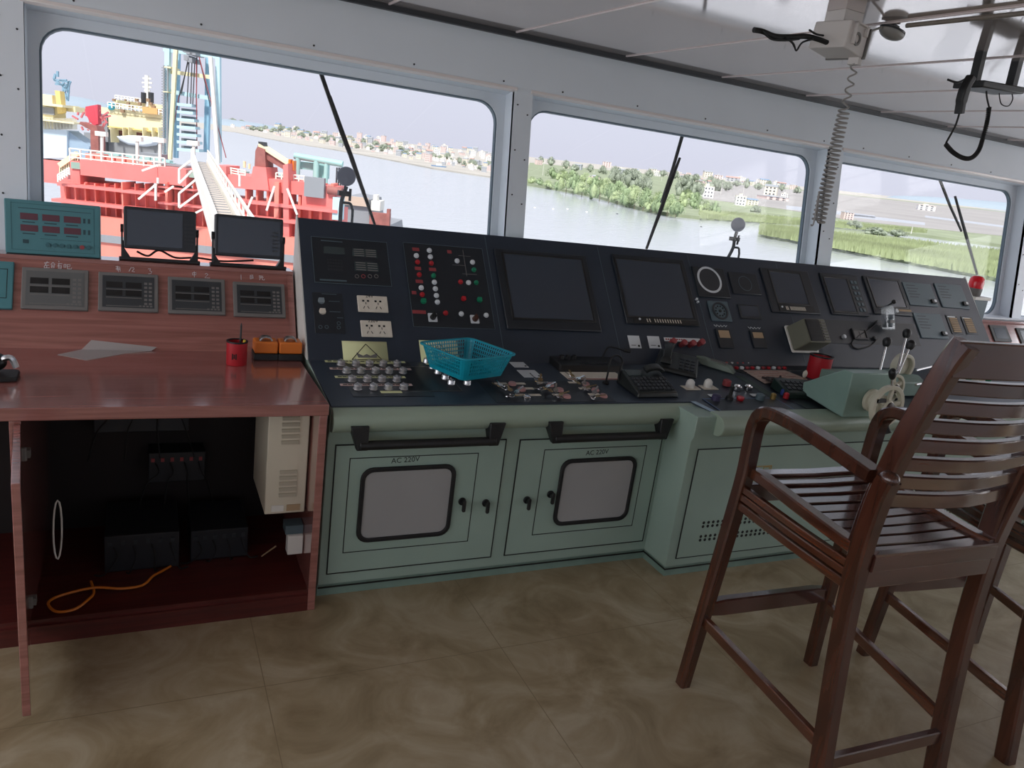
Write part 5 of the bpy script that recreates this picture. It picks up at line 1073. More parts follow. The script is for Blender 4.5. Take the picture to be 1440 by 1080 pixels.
rail_o = thing('outer_bulwark', V((2.5, 4.7, .9)), 'grey outer bulwark below the windows of the bridge', 'bulwark'); MB().box(-3, 7.5, 4.3, 4.9, .70, .80).build('ledge', TEALD, rail_o)
struct(MB().box(-3, 7.6, 3.76, 4.6, CZ - .02, CZ + .12), 'trim_5', WALL)
#EXTERIOR
# the true horizon is tipped a little against the ship (she lies with a slight list)
h1, h2 = ray(310, 172), ray(1421, 293)
UP = h2.cross(h1).normalized()
if UP.z < 0: UP = -UP
WATER = 12.0
def gnd(px, py, hh=0.0):
    r = ray(px, py); return CAM + r * (-(WATER - hh) / UP.dot(r))
FWD = RW @ V((0, 0, 1)); RIGHT = FWD.cross(UP).normalized()
def EF(px, py, d): return Frame(atD(px, py, d), RIGHT, UP)
def ground_at(p): return p - UP * ((p - CAM).dot(UP) + WATER)
# water
wm = mat('river_water', (176, 182, 186), .16, spec=.5); nt = wm.node_tree; b = nt.nodes['Principled BSDF']
tc = nt.nodes.new('ShaderNodeTexCoord'); nz = nt.nodes.new('ShaderNodeTexNoise'); nz.inputs['Scale'].default_value = .55; nz.inputs['Detail'].default_value = 5
bp = nt.nodes.new('ShaderNodeBump'); bp.inputs['Strength'].default_value = .25; bp.inputs['Distance'].default_value = .4
nt.links.new(tc.outputs['Object'], nz.inputs['Vector']); nt.links.new(nz.outputs['Fac'], bp.inputs['Height']); nt.links.new(bp.outputs[0], b.inputs['Normal'])
G0 = CAM - UP * WATER; GX = RIGHT; GY = UP.cross(RIGHT)
GF = Frame(G0, GX, GY)
def poly_ground(pts, h, name, m, kind='structure', z0=-2):
    q = [(lambda p: ((p - G0).dot(GX), (p - G0).dot(GY)))(gnd(x, y)) for x, y in pts]
    # keep counter-clockwise
    A = sum(q[i][0] * q[(i + 1) % len(q)][1] - q[(i + 1) % len(q)][0] * q[i][1] for i in range(len(q)))
    if A < 0: q = q[::-1]
    o = MB(GF).prism(q, z0, h).build(name, m, smooth=False); o['kind'] = kind; return o
struct(MB(GF).add([(-9000, -400, 0), (9000, -400, 0), (9000, 9000, 0), (-9000, 9000, 0)], [(0, 1, 2, 3)]), 'river', wm)
BANK = mat('river_bank_earth', (176, 172, 164), .9, var=.15, scale=.02)
GRASSM = mat('bank_grass', (138, 148, 120), .9, var=.2, scale=.08)
MUD = mat('mud_flats', (156, 153, 151), .8, var=.12, scale=.02)
hy = lambda x: 172 + (x - 310) * (293 - 172) / (1421 - 310)
# far bank with the town (left), then nearer bank (middle and right)
poly_ground([(250, 177), (330, 186), (400, 200), (470, 211), (540, 224), (610, 238), (690, 250), (760, 262), (800, 268), (830, 262), (1000, 262), (1430, hy(1430) + 4), (1430, hy(1430) + 1.3), (300, hy(300) + 1.3), (200, hy(200) + 1.5)], .6, 'far_bank', BANK)
poly_ground([(735, 260), (795, 270), (840, 279), (900, 296), (940, 304), (985, 309), (1020, 311), (1060, 313), (1110, 316), (1160, 318), (1240, 326), (1330, 338), (1440, 352), (1440, hy(1440) + 6), (1100, hy(1100) + 6), (900, hy(900) + 8), (745, hy(745) + 10)], .9, 'near_bank', GRASSM)
poly_ground([(985, 282), (1050, 290), (1100, 297), (1200, 314), (1300, 324), (1440, 338), (1440, hy(1440) + 7), (1150, hy(1150) + 7), (1000, hy(1000) + 9)], 1.0, 'mud_flat', MUD)
poly_ground([(1068, 322), (1085, 318), (1130, 320), (1200, 327), (1300, 342), (1440, 362), (1470, 405), (1400, 396), (1300, 376), (1200, 355), (1110, 336)], .7, 'reed_island', GRASSM)
# strips of water over the flats
STRIP = wm
for pts in (((1105, 292), (1140, 295), (1230, 306), (1230, 310), (1140, 301), (1105, 297)), ((1190, 303), (1300, 316), (1300, 320), (1190, 308)), ((1300, 305), (1430, 322), (1430, 325), (1300, 308))): poly_ground(pts, 1.05, 'tidal_pool', wm)
# low hills
HILL = mat('hill_haze_green', (150, 164, 176), .9)
hl = MB(GF)
for x, w_, h_ in ((-2300, 260, 60), (-1900, 220, 42), (-1500, 300, 30), (2600, 900, 40), (3600, 900, 55)): hl.ball((x, 3900, 0), 1, 20, 10, (w_, 200, h_))
struct(hl, 'far_hills', HILL)

# --- bushes and trees
LEAF = [mat('leaf_pale', (162, 178, 136), .8, var=.2, scale=.9), mat('leaf_green', (140, 160, 122), .8, var=.2, scale=.9), mat('leaf_grey', (144, 154, 138), .8, var=.25, scale=.9)]
BARK = mat('bark', (120, 112, 98), .9)
def crown_bm(seed, n, tall=1.0):
    rn = random.Random(seed); m = MB()
    for k in range(n):
        a = rn.random() * 6.28; d_ = rn.random() ** .6 * .75; z = .25 + rn.random() * .75 * (1.1 - d_); r_ = .20 + .16 * rn.random(); s0 = len(m.v)
        m.ball((d_ * math.cos(a), d_ * math.sin(a), z * tall), r_, 9, 6)
        for i in range(s0, len(m.v)): p = m.v[i]; m.v[i] = p + (p - V((d_ * math.cos(a), d_ * math.sin(a), z * tall))) * (.55 * noise.noise(p * 5 + V((seed, 0, 0))))
    for k in range(n * 40):                                  # leaf sprigs breaking the outline
        a = rn.random() * 6.28; e_ = rn.random() * 1.5; rr = .72 + .38 * rn.random(); c = V((rr * math.cos(a) * math.cos(e_) , rr * math.sin(a) * math.cos(e_), (.28 + rr * math.sin(e_) * .8) * tall)); u_ = V((rn.uniform(-1, 1), rn.uniform(-1, 1), rn.uniform(-.3, 1))).normalized() * .10; w_ = u_.orthogonal().normalized() * .05
        m.add([c, c + u_ * .5 + w_, c + u_, c + u_ * .5 - w_], [(0, 1, 2, 3)])
    return m
protos = []
for i in range(6):
    t = thing('river_bush' if i < 4 else 'bank_tree', (0, 0, 0), 'x', 'bush' if i < 4 else 'tree')
    crown_bm(i, 9 if i < 4 else 12, 1 if i < 4 else 1.15).build('foliage', LEAF[i % 2 if i < 4 else 2], t, smooth=True, ang=80); MB().cyl((0, 0, -.1), (0, 0, .5), .04, .03, 8).build('trunk', BARK, t)
    protos.append(t)
GROT = Matrix((( GX.x, GY.x, UP.x, 0), (GX.y, GY.y, UP.y, 0), (GX.z, GY.z, UP.z, 0), (0, 0, 0, 1)))
used = set()
def plant(i, px, py, w_px, h_px, lab, grp):
    p = gnd(px, py, .5); dist = (p - CAM).dot(FWD); k = dist / FPX
    M_ = Matrix.Translation(p) @ GROT @ Matrix.Rotation(random.random() * 6.28, 4, 'Z') @ Matrix.Diagonal((w_px * k / 2, w_px * k / 2, h_px * k / 1.05, 1))
    if i not in used: used.add(i); o = protos[i]; o.matrix_basis = M_
    else: o = dup(protos[i], Matrix()); o.matrix_basis = M_
    o['label'] = lab; o['group'] = grp; return o
# front row along the water
xs = [748, 758, 770, 782, 796, 806, 818, 831, 843, 856, 868, 880, 892, 904, 915, 927, 938, 950]
for n, x in enumerate(xs):
    y = 262 + (x - 745) * .212 if x < 800 else 273 + (x - 800) * .225
    y -= 1 if x < 800 else 0; hgt = 10 if x < 795 else 21 + 5 * math.sin(n * 1.7)
    plant(n % 4, x, y - 2, 15 if x < 795 else 25, hgt, 'pale green mangrove bush in the row along the water of the middle window', 'mangrove bushes along the bank')
for n, (x, y) in enumerate(((775, 252), (790, 255), (805, 257), (822, 260), (838, 264), (852, 267), (870, 272), (890, 277), (908, 281), (925, 286), (943, 290), (960, 292), (975, 295), (990, 299), (1003, 301), (965, 283), (978, 287))):
    plant((n + 1) % 4, x, y, 20, 15, 'green bush in the second row behind the mangroves', 'bushes behind the mangroves')
for n, (x, y, w_, h_) in enumerate(((865, 262, 26, 20), (888, 266, 30, 22), (905, 270, 24, 18), (962, 277, 30, 24), (978, 279, 24, 20), (1005, 269, 20, 14), (1022, 270, 16, 12), (1062, 300, 15, 9), (1200, 322, 24, 10), (1230, 331, 30, 9), (1262, 334, 26, 9))):
    plant(4 + n % 2, x, y, w_, h_, 'olive grey tree on the bank behind the bushes', 'trees on the bank')
for n in range(44):
    x = 325 + n * 8.4 + random.uniform(-3, 3); y = 183 + (x - 330) * .175 - random.uniform(3, 12)
    plant(4 + n % 2, x, y, random.uniform(8, 14), random.uniform(5, 8), 'small grey-green tree among the houses of the far town', 'trees in the far town')
for n in range(22):
    x = 760 + n * 17 + random.uniform(-4, 4); plant(4 + n % 2, x, hy(x) + random.uniform(9, 15), random.uniform(10, 16), random.uniform(7, 11), 'hazy tree on the skyline of the middle window', 'trees on the skyline')
# reeds: nobody could count them
rd_ = MB(); rn = random.Random(5)
def reeds(x0, x1, fy0, fy1, n, hh):
    for _ in range(n):
        x = rn.uniform(x0, x1); f_ = rn.random(); y = fy0(x) * (1 - f_) + fy1(x) * f_; p = gnd(x, y, .6)
        for k in range(3):
            d_ = (RIGHT * rn.uniform(-1, 1) + GY * rn.uniform(-1, 1)) * .5; h_ = UP * (hh * rn.uniform(.6, 1.2)); s_ = RIGHT * rn.uniform(.15, .35); rd_.add([p + d_ - s_, p + d_ + s_, p + d_ * 1.5 + h_], [(0, 1, 2)])
reeds(1070, 1450, lambda x: 321 + (x - 1070) * .105, lambda x: 330 + (x - 1070) * .185, 5200, 1.5)
reeds(985, 1300, lambda x: 298 + (x - 985) * .085, lambda x: 307 + (x - 985) * .07, 2200, 1.2)
ro = rd_.build('reeds', mat('reed_green', (146, 158, 118), .8, var=.3, scale=.06), smooth=False); tag(ro, 'bright green reeds growing along the water in the right windows', 'reeds', None, 'stuff')

# --- houses
HC = [mat('house_white', (236, 234, 234), .8), mat('house_cream', (230, 222, 206), .8), mat('house_pink', (226, 204, 200), .8), mat('house_grey', (180, 184, 190), .8)]
ROOF = [mat('roof_red', (186, 150, 140), .8), mat('roof_grey', (152, 158, 164), .8), mat('roof_blue', (120, 144, 170), .8)]
WIN = mat('house_window', (84, 92, 100), .4)
def house_proto(i):
    rn = random.Random(40 + i); t = thing('far_house', (0, 0, 0), 'x', 'house'); w_, d_, h_ = 1, .8, rn.choice((.6, .9, 1.2))
    wl = MB().box(-.5, .5, -.4, .4, -.1, h_).build('wall', HC[i % 4], t, smooth=False)
    if i % 2: MB().hexa([(-.53, -.43, h_), (.53, -.43, h_), (.53, .43, h_), (-.53, .43, h_), (-.53, -.02, h_ + .22), (.53, -.02, h_ + .22), (.53, .02, h_ + .22), (-.53, .02, h_ + .22)]).build('roof', ROOF[i % 3], t, smooth=False)
    else: MB().box(-.52, .52, -.42, .42, h_, h_ + .05).box(-.2, .1, -.1, .2, h_ + .05, h_ + .25).build('roof', HC[(i + 1) % 4], t, smooth=False)
    wm_ = MB()
    for r_ in range(int(h_ / .3)):
        for k in range(3): wm_.box(-.38 + k * .30, -.24 + k * .30, -.41, -.398, .10 + r_ * .3, .24 + r_ * .3)
    wm_.build('window_row', WIN, t, smooth=False); return t
hp_ = [house_proto(i) for i in range(8)]; hused = set(); TAKEN = []
def free(x, y, w_):
    for a, b_, c in TAKEN:
        if abs(a - x) < (w_ + c) * .55 and abs(b_ - y) < 1.6: return False
    TAKEN.append((x, y, w_)); return True
def house(i, px, py, wpx, lab, grp, hs=1.0, g=.8):
    p = gnd(px, py, g); k = (p - CAM).dot(FWD) / FPX
    M_ = Matrix.Translation(p) @ GROT @ Matrix.Rotation(random.uniform(-.5, .5), 4, 'Z') @ Matrix.Diagonal((wpx * k, wpx * k, wpx * k * hs, 1))
    o = hp_[i] if i not in hused else dup(hp_[i], Matrix()); hused.add(i); o.matrix_basis = M_; o['label'] = lab
    if grp: o['group'] = grp
    return o
for n in range(180):
    x = random.uniform(312, 700); base = 183 + (x - 330) * .178; y = base - 3 - random.random() * max(6, (base - hy(x) - 3)) * .95; wpx = random.uniform(3.8, 8)
    if y < hy(x) + 1.8: y = hy(x) + 1.8 + random.random() * 2
    for _ in range(25):
        if free(x, y, wpx): break
        x = random.uniform(312, 700); base = 183 + (x - 330) * .178; y = max(hy(x) + 1.8, base - 3 - random.random() * max(6, (base - hy(x) - 3)) * .95)
    house(n % 8, x, y, wpx, 'small pale house in the far town across the river', 'houses of the far town', random.uniform(.6, 1.1))
for n in range(34):
    x = random.uniform(755, 1130); y = hy(x) + random.uniform(2.5, 14); house(n % 8, x, y, random.uniform(6, 12), 'small pale building on the flat land behind the bushes', 'buildings behind the bushes', random.uniform(.35, .8))
for n, (x, y, w_, i, hs, lab) in enumerate(((993, 278, 15, 0, 1.1, 'pale green-white house with a flat roof right of the wiper of the middle window'), (1040, 289, 14, 4, 1.0, 'white block house beside the dark roofed shed on the mud bank'), (1055, 289, 16, 5, .55, 'low dark-roofed shed on the mud bank beside the white block house'), (1083, 275, 17, 1, .8, 'cream house with windows behind the long low blue building'), (1086, 281, 34, 6, .22, 'long low building with a bluish roof behind the mud bank'), (1102, 281, 9, 0, 1, 'small pale gatehouse at the right end of the long low building'), (1190, 309, 14, 2, .6, 'peach coloured hut at the left edge of the right window'), (1301, 296, 22, 0, .35, 'white building standing alone on the flats in the right window'), (835, 258, 16, 2, .5, 'pink roofed hut between the trees left of the wiper'), (1030, 255, 18, 3, .45, 'grey-white factory on the skyline of the middle window'))):
    house(i, x, y, w_, lab, None, hs)
# masts on the bank
for n, (x, y0, y1) in enumerate(((763, 247, 224), (835, 244, 230), (1013, 274, 256), (1044, 276, 258), (930, 255, 238), (1281, 329, 319), (1103, 285, 266))):
    p = gnd(x, y0, .8); k = (p - CAM).dot(FWD) / FPX; t = MB().cyl(p, p + UP * ((y0 - y1) * k), .12, .08, 6).build('power_pole', WHITE, smooth=False); tag(t, 'thin pale pole standing on the far bank', 'pole', 'poles on the bank')
# floats on the river and a blue boat
for n, (x, y) in enumerate(((752, 292), (778, 294), (798, 294), (825, 298), (868, 301), (986, 319))):
    p = gnd(x, y); k = (p - CAM).dot(FWD) / FPX; t = MB().ball(p, 1.7 * k, 8, 5, (1, 1, .6)).build('river_float', WHITE if n < 4 else DARKM, smooth=True)
    tag(t, ('small white float on the river in the middle window' if n < 4 else 'small dark float left of the searchlight on the river' if n == 5 else 'small dark float below the mangroves on the river'), 'float', 'white floats on the river' if n < 4 else None)
p = gnd(617, 236); k = (p - CAM).dot(FWD) / FPX; bt = thing('river_boat', p, 'small blue boat moored at the far bank', 'boat'); T = Matrix.Translation(p) @ GROT
MB(T).hexa([(-9 * k, -2 * k, 0), (8 * k, -2 * k, 0), (8 * k, 2 * k, 0), (-9 * k, 2 * k, 0), (-11 * k, -2.4 * k, 3 * k), (11 * k, -2.4 * k, 3 * k), (11 * k, 2.4 * k, 3 * k), (-11 * k, 2.4 * k, 3 * k)]).build('hull', mat('boat_blue', (110, 140, 176), .6), bt); MB(T).box(-4 * k, 4 * k, -1.6 * k, 1.6 * k, 3 * k, 5.5 * k).build('cabin', WHITE, bt)

# --- the red dredger moored ahead
HR = mat('overexposed_red_hull_paint', (226, 124, 120), .6, var=.08, scale=.6); HR2 = mat('orange_red_paint', (230, 136, 122), .6, var=.08, scale=.5)  # pastel hull red carries flare and overexposure in its base colour
SHW = mat('ship_white', (232, 230, 222), .6); SHC = mat('ship_cream', (236, 226, 186), .6, var=.06, scale=.5); SHB = mat('ship_pale_blue', (186, 218, 228), .55, var=.06, scale=.5); SHY = mat('ship_yellow', (230, 204, 130), .6); SHT = mat('ship_turquoise', (160, 206, 204), .55, var=.06, scale=.6); SHG = mat('ship_grey', (140, 144, 150), .6); RUST = mat('rust_red', (150, 92, 86), .7, var=.2, scale=2)
D1 = EF(250, 240, 46)
dg_ = thing('red_dredger', ground_at(D1.P(0, 0, -6)), 'red dredger with a pale blue gantry and deck rails moored ahead of the bridge', 'ship')
def pb(F, tl, br_, z0, z1, mb): a = F.px(*tl, z1); c = F.px(*br_, z1); return mb.box(min(a[0], c[0]), max(a[0], c[0]), min(a[1], c[1]), max(a[1], c[1]), z0, z1)
hb = MB(D1)
pb(D1, (112, 224), (222, 258), -5, 0, hb); pb(D1, (222, 234), (262, 262), -5, .2, hb)
pb(D1, (60, 300), (478, 420), -3, .0, hb); pb(D1, (84, 252), (474, 352), -3, -.55, hb); pb(D1, (98, 226), (113, 260), -3, -.2, hb)
pb(D1, (300, 232), (318, 262), -2, .2, hb); pb(D1, (312, 244), (430, 275), -3, 0, hb); pb(D1, (425, 258), (472, 300), -2, .1, hb)
hb.build('hull', HR, dg_, smooth=False)
lg = MB(D1)
for tl, br_, zz in (((80, 257), (224, 276.5), .5), ((72, 279), (222, 299.5), .6), ((222, 262), (300, 272), .5), ((222, 284), (290, 294), .6), ((330, 280), (474, 300), .5), ((320, 300), (478, 322), .6)): pb(D1, tl, br_, -1, zz, lg)
lg.build('ledge', HR, dg_, smooth=False)
rb_ = MB(D1)
for x in list(range(92, 222, 14)) + list(range(232, 300, 13)) + list(range(345, 474, 15)): pb(D1, (x, 258), (x + 1.6, 330), -1.2, -.1, rb_)
for x in (170, 232, 386): pb(D1, (x, 256), (x + 5, 330), -1.2, .4, rb_)
rb_.build('frame_ribs', HR2, dg_, smooth=False)
pl_ = MB(D1); pb(D1, (60, 321), (470, 376), .6, .75, pl_); pl_.build('pale_rub_strip', SHG, dg_, smooth=False)
pl_ = MB(D1); pb(D1, (60, 296), (474, 400), .0, .6, pl_); pl_.build('orange_plate', HR2, dg_, smooth=False)
DKM = mat('ship_deck_green', (150, 176, 164), .7, var=.2, scale=.5)
dk_ = MB(D1); a = D1.px(100, 227); c = D1.px(480, 262)
for (x0, y0), (x1, y1), zd in (((98, 227), (222, 226.8), -9), ((222, 235), (300, 236), -6), ((312, 246), (462, 258), -3)):
    A, B_ = D1.px(x0, y0), D1.px(x1, y1); dk_.box(A[0], B_[0], A[1] - .4, A[1] - .02, zd, -.1)
dk_.build('deck', DKM, dg_, smooth=False)
def railing(F, pts, h_px, z, n_post, m, root, bars=3, r=.035, name='railing'):
    mb = MB(F); P = [V(F.at(p, z)) for p in pts]; hh = h_px * (F.o - CAM).dot(FWD) / FPX
    for i in range(len(P) - 1):
        for k in range(bars): o_ = V((0, hh * (k + 1) / bars, 0)); mb.beam(P[i] + o_, P[i + 1] + o_, r * 2)
        L = n_post[i] if isinstance(n_post, (list, tuple)) else n_post
        for k in range(L + 1): q = P[i].lerp(P[i + 1], k / L); mb.beam(q, q + V((0, hh, 0)), r * 2.2)
    return mb.build(name, m, root, smooth=False)
railing(D1, ((99, 227), (232, 241)), 18, -.3, 9, SHW, dg_)
railing(D1, ((82, 256), (98, 246)), 10, .8, 5, SHW, dg_)
railing(D1, ((305, 243), (345, 250)), 10, -.4, 4, SHW, dg_)
railing(D1, ((388, 257), (428, 262)), 14, -.6, 5, SHW, dg_)
for (x, y0, y1) in ((143.5, 228, 189), (193, 232, 196), (225, 236, 198), (272.5, 226, 202)):
    A, B_ = D1.px(x, y0, -.6), D1.px(x, y1, -.6); MB(D1).beam((*A, -.6), (*B_, -.6), .14).box(B_[0] - .35, B_[0] + .3, B_[1] - .1, B_[1] + .16, -.75, -.45).build('lamp_post', SHW, dg_, smooth=False)
# stair rails in front of the hull
sr_ = MB(D1)
for p, q in (((222, 250), (222, 258)), ((252, 238), (268, 226)), ((252, 238), (252, 258)), ((252, 258), (270, 240)), ((252, 272), (275, 253)), ((252, 272), (252, 292)), ((252, 292), (280, 271)), ((195, 280), (220, 259)), ((219, 259), (219, 282)), ((200, 240), (222, 232)), ((262, 306), (288, 293)), ((386, 262), (375, 296)), ((404, 265), (418, 302)), ((355, 277), (348, 294)), ((232, 270), (244, 262)), ((337, 245), (337, 262))): sr_.beam(D1.at(p, 1.3), D1.at(q, 1.3), .11)
sr_.build('stair_rails', SHW, dg_, smooth=False)
# green netting stair at the left
A = [D1.px(*p) for p in ((70, 252), (71, 233), (96, 216), (96, 239))]; net = MB(D1); net.prism(A[::-1], -1.2, -1.0); net.build('netting_panel', mat('dark_teal_net', (92, 128, 124), .8), dg_, smooth=False)
nb = MB(D1)
for k in range(9): f_ = k / 8; p_, q_ = V((*A[1], -.98)).lerp(V((*A[2], -.98)), f_), V((*A[0], -.98)).lerp(V((*A[3], -.98)), f_); nb.beam(p_, q_, .06)
nb.beam((*A[1], -.98), (*A[2], -.98), .3); nb.build('net_frame', SHC, dg_, smooth=False)
# gantry
D2 = EF(270, 150, 62)
def legs(lst, m, nm):
    for p, q, w_ in lst: MB(D2).beam(D2.at(p, 0), D2.at(q, 0), w_ * 62 / FPX, w_ * 62 / FPX * 1.1, (0, 0, 1)).build(nm, m, dg_, smooth=False)
legs((((236.5, 66), (233, 224), 6.5), ((307, 80), (308, 228), 6), ), SHB, 'gantry_leg')
DBL = mat('ship_mid_blue', (146, 190, 214), .55); 
for p, q, w_, m in (((250.5, 74), (247.5, 222), 5.5, DBL), ((293.5, 82), (290.5, 214), 6.5, DBL), ((247.5, 70), (239, 224), 4.8, SHC), ((296, 80), (307, 230), 4.6, SHW)): MB(D2).beam(D2.at(p, .8 if m is not DBL else -1.2), D2.at(q, .8 if m is not DBL else -1.2), w_ * 62 / FPX).build('gantry_strut', m, dg_, smooth=False)
for p, q, w_, m in (((231, 69), (310, 80), 6.5, SHB), ((232, 100), (300, 109), 5, SHC), ((235, 128), (306, 140), 5.5, SHB)): MB(D2).beam(D2.at(p, -.2), D2.at(q, -.2), w_ * 62 / FPX).build('gantry_beam', m, dg_, smooth=False)
hw_ = MB(D2)
for x, y, s_ in ((267, 71, 4), (272, 74, 4), (277, 75, 4), (268, 83, 3.4), (273, 86, 3)): u, v = D2.px(x, y); k = s_ * 62 / FPX; hw_.box(u - k, u + k, v - k, v + k, -.8, .8)
hw_.build('sheave_block', SHG, dg_, smooth=False)
cbm = MB(D2)
for p, q in (((266, 84), (263, 146)), ((270, 86), (268, 148)), ((274, 86), (271, 147)), ((264, 86), (255, 132)), ((266, 82), (252, 136)), ((277, 80), (276, 150)), ((280, 80), (296, 150))): cbm.beam(D2.at(p, .2), D2.at(q, .2), .06)
cbm.build('wire_ropes', DARKM, dg_, smooth=False)
cbm = MB(D2)
for p, q in (((280, 80), (318, 222)), ((276, 85), (277, 210)), ((252, 134), (240, 200))): cbm.beam(D2.at(p, .3), D2.at(q, .3), .055)
cbm.build('red_wire_ropes', DRED, dg_, smooth=False)
ld = MB(D2)
for k in range(7):
    y = 147 + k * 10.5; x0, x1 = 252, 273 + k * 1.7; ld.beam(D2.at((x0, y), .4), D2.at((x1, y + 2), .4), .22, .9)
ld.build('stair_tread', SHB, dg_, smooth=False)
lp = MB(D2)
for k in range(6): y = 152 + k * 10.5; pb(D2, (255, y), (274, y + 6.5), -.8, -.3, lp)
lp.build('ladder_plates', SHG, dg_, smooth=False)
lr = MB(D2)
for k in range(34): y = 96 + k * 3.8; lr.beam((*D2.px(230.5 - .02 * k, y), .4), (*D2.px(236 - .03 * k, y + .4), .4), .07)
for x0, x1 in ((230.5, 229.8), (236, 235)): lr.beam(D2.at((x0, 92), .4), D2.at((x1, 224), .4), .1)
lr.build('ladder', SHG, dg_, smooth=False)
pf = MB(D2); pb(D2, (231, 93), (240, 96), -.6, 1.0, pf); pf.build('ladder_platform', SHC, dg_, smooth=False)
pf = MB(D2); pb(D2, (229, 128), (236, 130), -.6, 1, pf); pf.build('ladder_platform', SHC, dg_, smooth=False)
# deck crane
ck = MB(D1); A, B_ = D1.px(360, 256), D1.px(360, 206); C_ = D1.px(372, 256)
ck.prism(D1.pxs(((357, 254), (375, 256), (373, 222), (372, 210), (362, 206), (359, 212)), -.2), -1.6, -.2); ck.build('crane_post', RUST, dg_, smooth=False)
MB(D1).prism(D1.pxs(((350, 266), (378, 268), (374, 236), (356, 234)), .2), -1.9, .2).build('crane_pedestal', HR, dg_, smooth=False)
MB(D1).prism(D1.pxs(((362, 204), (403, 231), (403, 243), (398, 238), (366, 219)), -.5), -1.4, -.5).build('crane_jib', RUST, dg_, smooth=False)
MB(D1).prism(D1.pxs(((363, 202), (405, 229), (404, 232.5), (363, 206)), -.35), -1.5, -.35).build('jib_top_flange', SHC, dg_, smooth=False)
MB(D1).prism(D1.pxs(((363, 199), (370, 200), (371, 206), (364, 205)), -.6), -1.3, -.6).build('jib_head', DARKM, dg_, smooth=False)
MB(D1).prism(D1.pxs(((398.5, 350), (407, 350), (405, 230), (398, 232)), .4), -1.2, .4).build('red_column', HR, dg_, smooth=False)
ob = MB(D1); pb(D1, (405.5, 224), (408, 242), -1, -.5, ob); pb(D1, (411, 226), (413, 240), -1, -.5, ob); ob.build('orange_cylinder', ORANGE, dg_, smooth=False)
# turquoise pipework
tp = MB(D1); 
for (x0, y0), (x1, y1), r_ in (((414, 219), (482, 231), .19), ((419, 222), (418, 246), .17), ((445, 226), (444, 252), .19), ((459, 228), (457, 270), .14)):
    tp.cyl(D1.at((x0, y0), -2.6), D1.at((x1, y1), -2.6), r_, n=12)
tp.build('turquoise_pipes', SHT, dg_)
tb_ = MB(D1); pb(D1, (421, 227), (443, 240), -4, -2.9, tb_); pb(D1, (376, 244), (398, 256), -5, -3, tb_); pb(D1, (446, 230), (458, 252), -4, -3.1, tb_); tb_.build('turquoise_machinery', SHT, dg_, smooth=False)
gp = MB(D1); pb(D1, (428, 248), (455, 279), .1, .5, gp); gp.build('grey_panel', SHG, dg_, smooth=False)
pp_ = MB(D1); pp_.cyl(D1.at((461, 267), .2), D1.at((481, 270), .2), .24, n=12); pp_.build('dark_pipe', RUST, dg_)
gb_ = MB(D1); pb(D1, (468, 277), (479, 310), -.4, .4, gb_); gb_.build('pale_blue_tank', SHB, dg_, smooth=False)
gl = MB(D1)
for k in range(4): gl.cyl((*D1.px(465 + k * 3, 236), -1.5), (*D1.px(464 + k * 3, 262), -1.5), .05, n=6)
gl.build('hoses', DARKM, dg_)
yl = MB(D1)
for x, y, s_ in ((331, 230, 3), (338, 233, 2.4), (345, 237, 2.4)): u, v = D1.px(x, y); k = s_ * 46 / FPX; yl.cyl((u, v - k * 2, -1.5), (u, v + k, -1.5), k * .7, n=10)
yl.build('yellow_ventilators', SHC, dg_)
dkb = MB(D1); pb(D1, (213, 228), (262, 236), -2, -1, dkb); pb(D1, (196, 214), (226, 224), -4, -3, dkb); dkb.build('grey_winch_house', SHG, dg_, smooth=False)
cl_ = MB(D1); rn = random.Random(3)
for k in range(16): x = 105 + k * 7.5; y = 222 + k * .9; u, v = D1.px(x, y); s_ = rn.uniform(.12, .3); cl_.box(u - s_, u + s_, v - .3, v + s_ * 1.6, -2.4 - s_, -2.4 + s_)
cl_.build('deck_gear', SHT, dg_, smooth=False)
cl_ = MB(D1)
for k in range(8): x = 108 + k * 15; y = 224 + k * 1.9; u, v = D1.px(x, y); s_ = rn.uniform(.15, .3); cl_.box(u - s_, u + s_, v - .3, v + s_ * 1.4, -1.6 - s_, -1.6 + s_)
cl_.build('orange_deck_gear', HR2, dg_, smooth=False)

# --- gangway
gw = thing('gangway', atD(300, 270, 34), 'white railed gangway leading to the red dredger', 'gangway')
far_c, near_c = atD(281, 229, 44), atD(318, 318, 22); ext = near_c + (near_c - far_c) * .15
ax = (ext - far_c).normalized(); sd_ = ax.cross(UP).normalized()
fm = MB(); fm.beam(far_c, ext, .62, .08, UP); fm.build('walkway', mat('gangway_floor', (190, 180, 172), .7), gw, smooth=False)
tr_ = MB()
for k in range(40): p = far_c.lerp(ext, k / 40) + UP * .05; tr_.beam(p - sd_ * .30, p + sd_ * .30, .05, .03, UP)
tr_.build('treads', SHG, gw, smooth=False)
for s_ in (-1, 1):
    gm = MB(); o_ = sd_ * (.42 * s_)
    for hh, w_ in ((.72, .07), (.40, .05), (.06, .14)): gm.beam(far_c + o_ + UP * hh, ext + o_ + UP * hh, w_, w_ * (2.0 if hh < .1 else 1), UP)
    for k in range(19): p = far_c.lerp(ext, k / 18) + o_; gm.beam(p, p + UP * .72, .06, .06, ax)
    gm.build('side_rail', SHW, gw, smooth=False)
# canvas screen along the left rail (white)
gm = MB(); left = -sd_ if (far_c - sd_).dot(RIGHT) < (far_c + sd_).dot(RIGHT) else sd_
a0_, a1_ = far_c + left * .45, ext + left * .45; gm.hexa([a0_, a1_, a1_ + left * .03, a0_ + left * .03, a0_ + UP * .66, a1_ + UP * .66, a1_ + UP * .66 + left * .03, a0_ + UP * .66 + left * .03]); gm.build('canvas_screen', SHW, gw, smooth=False)

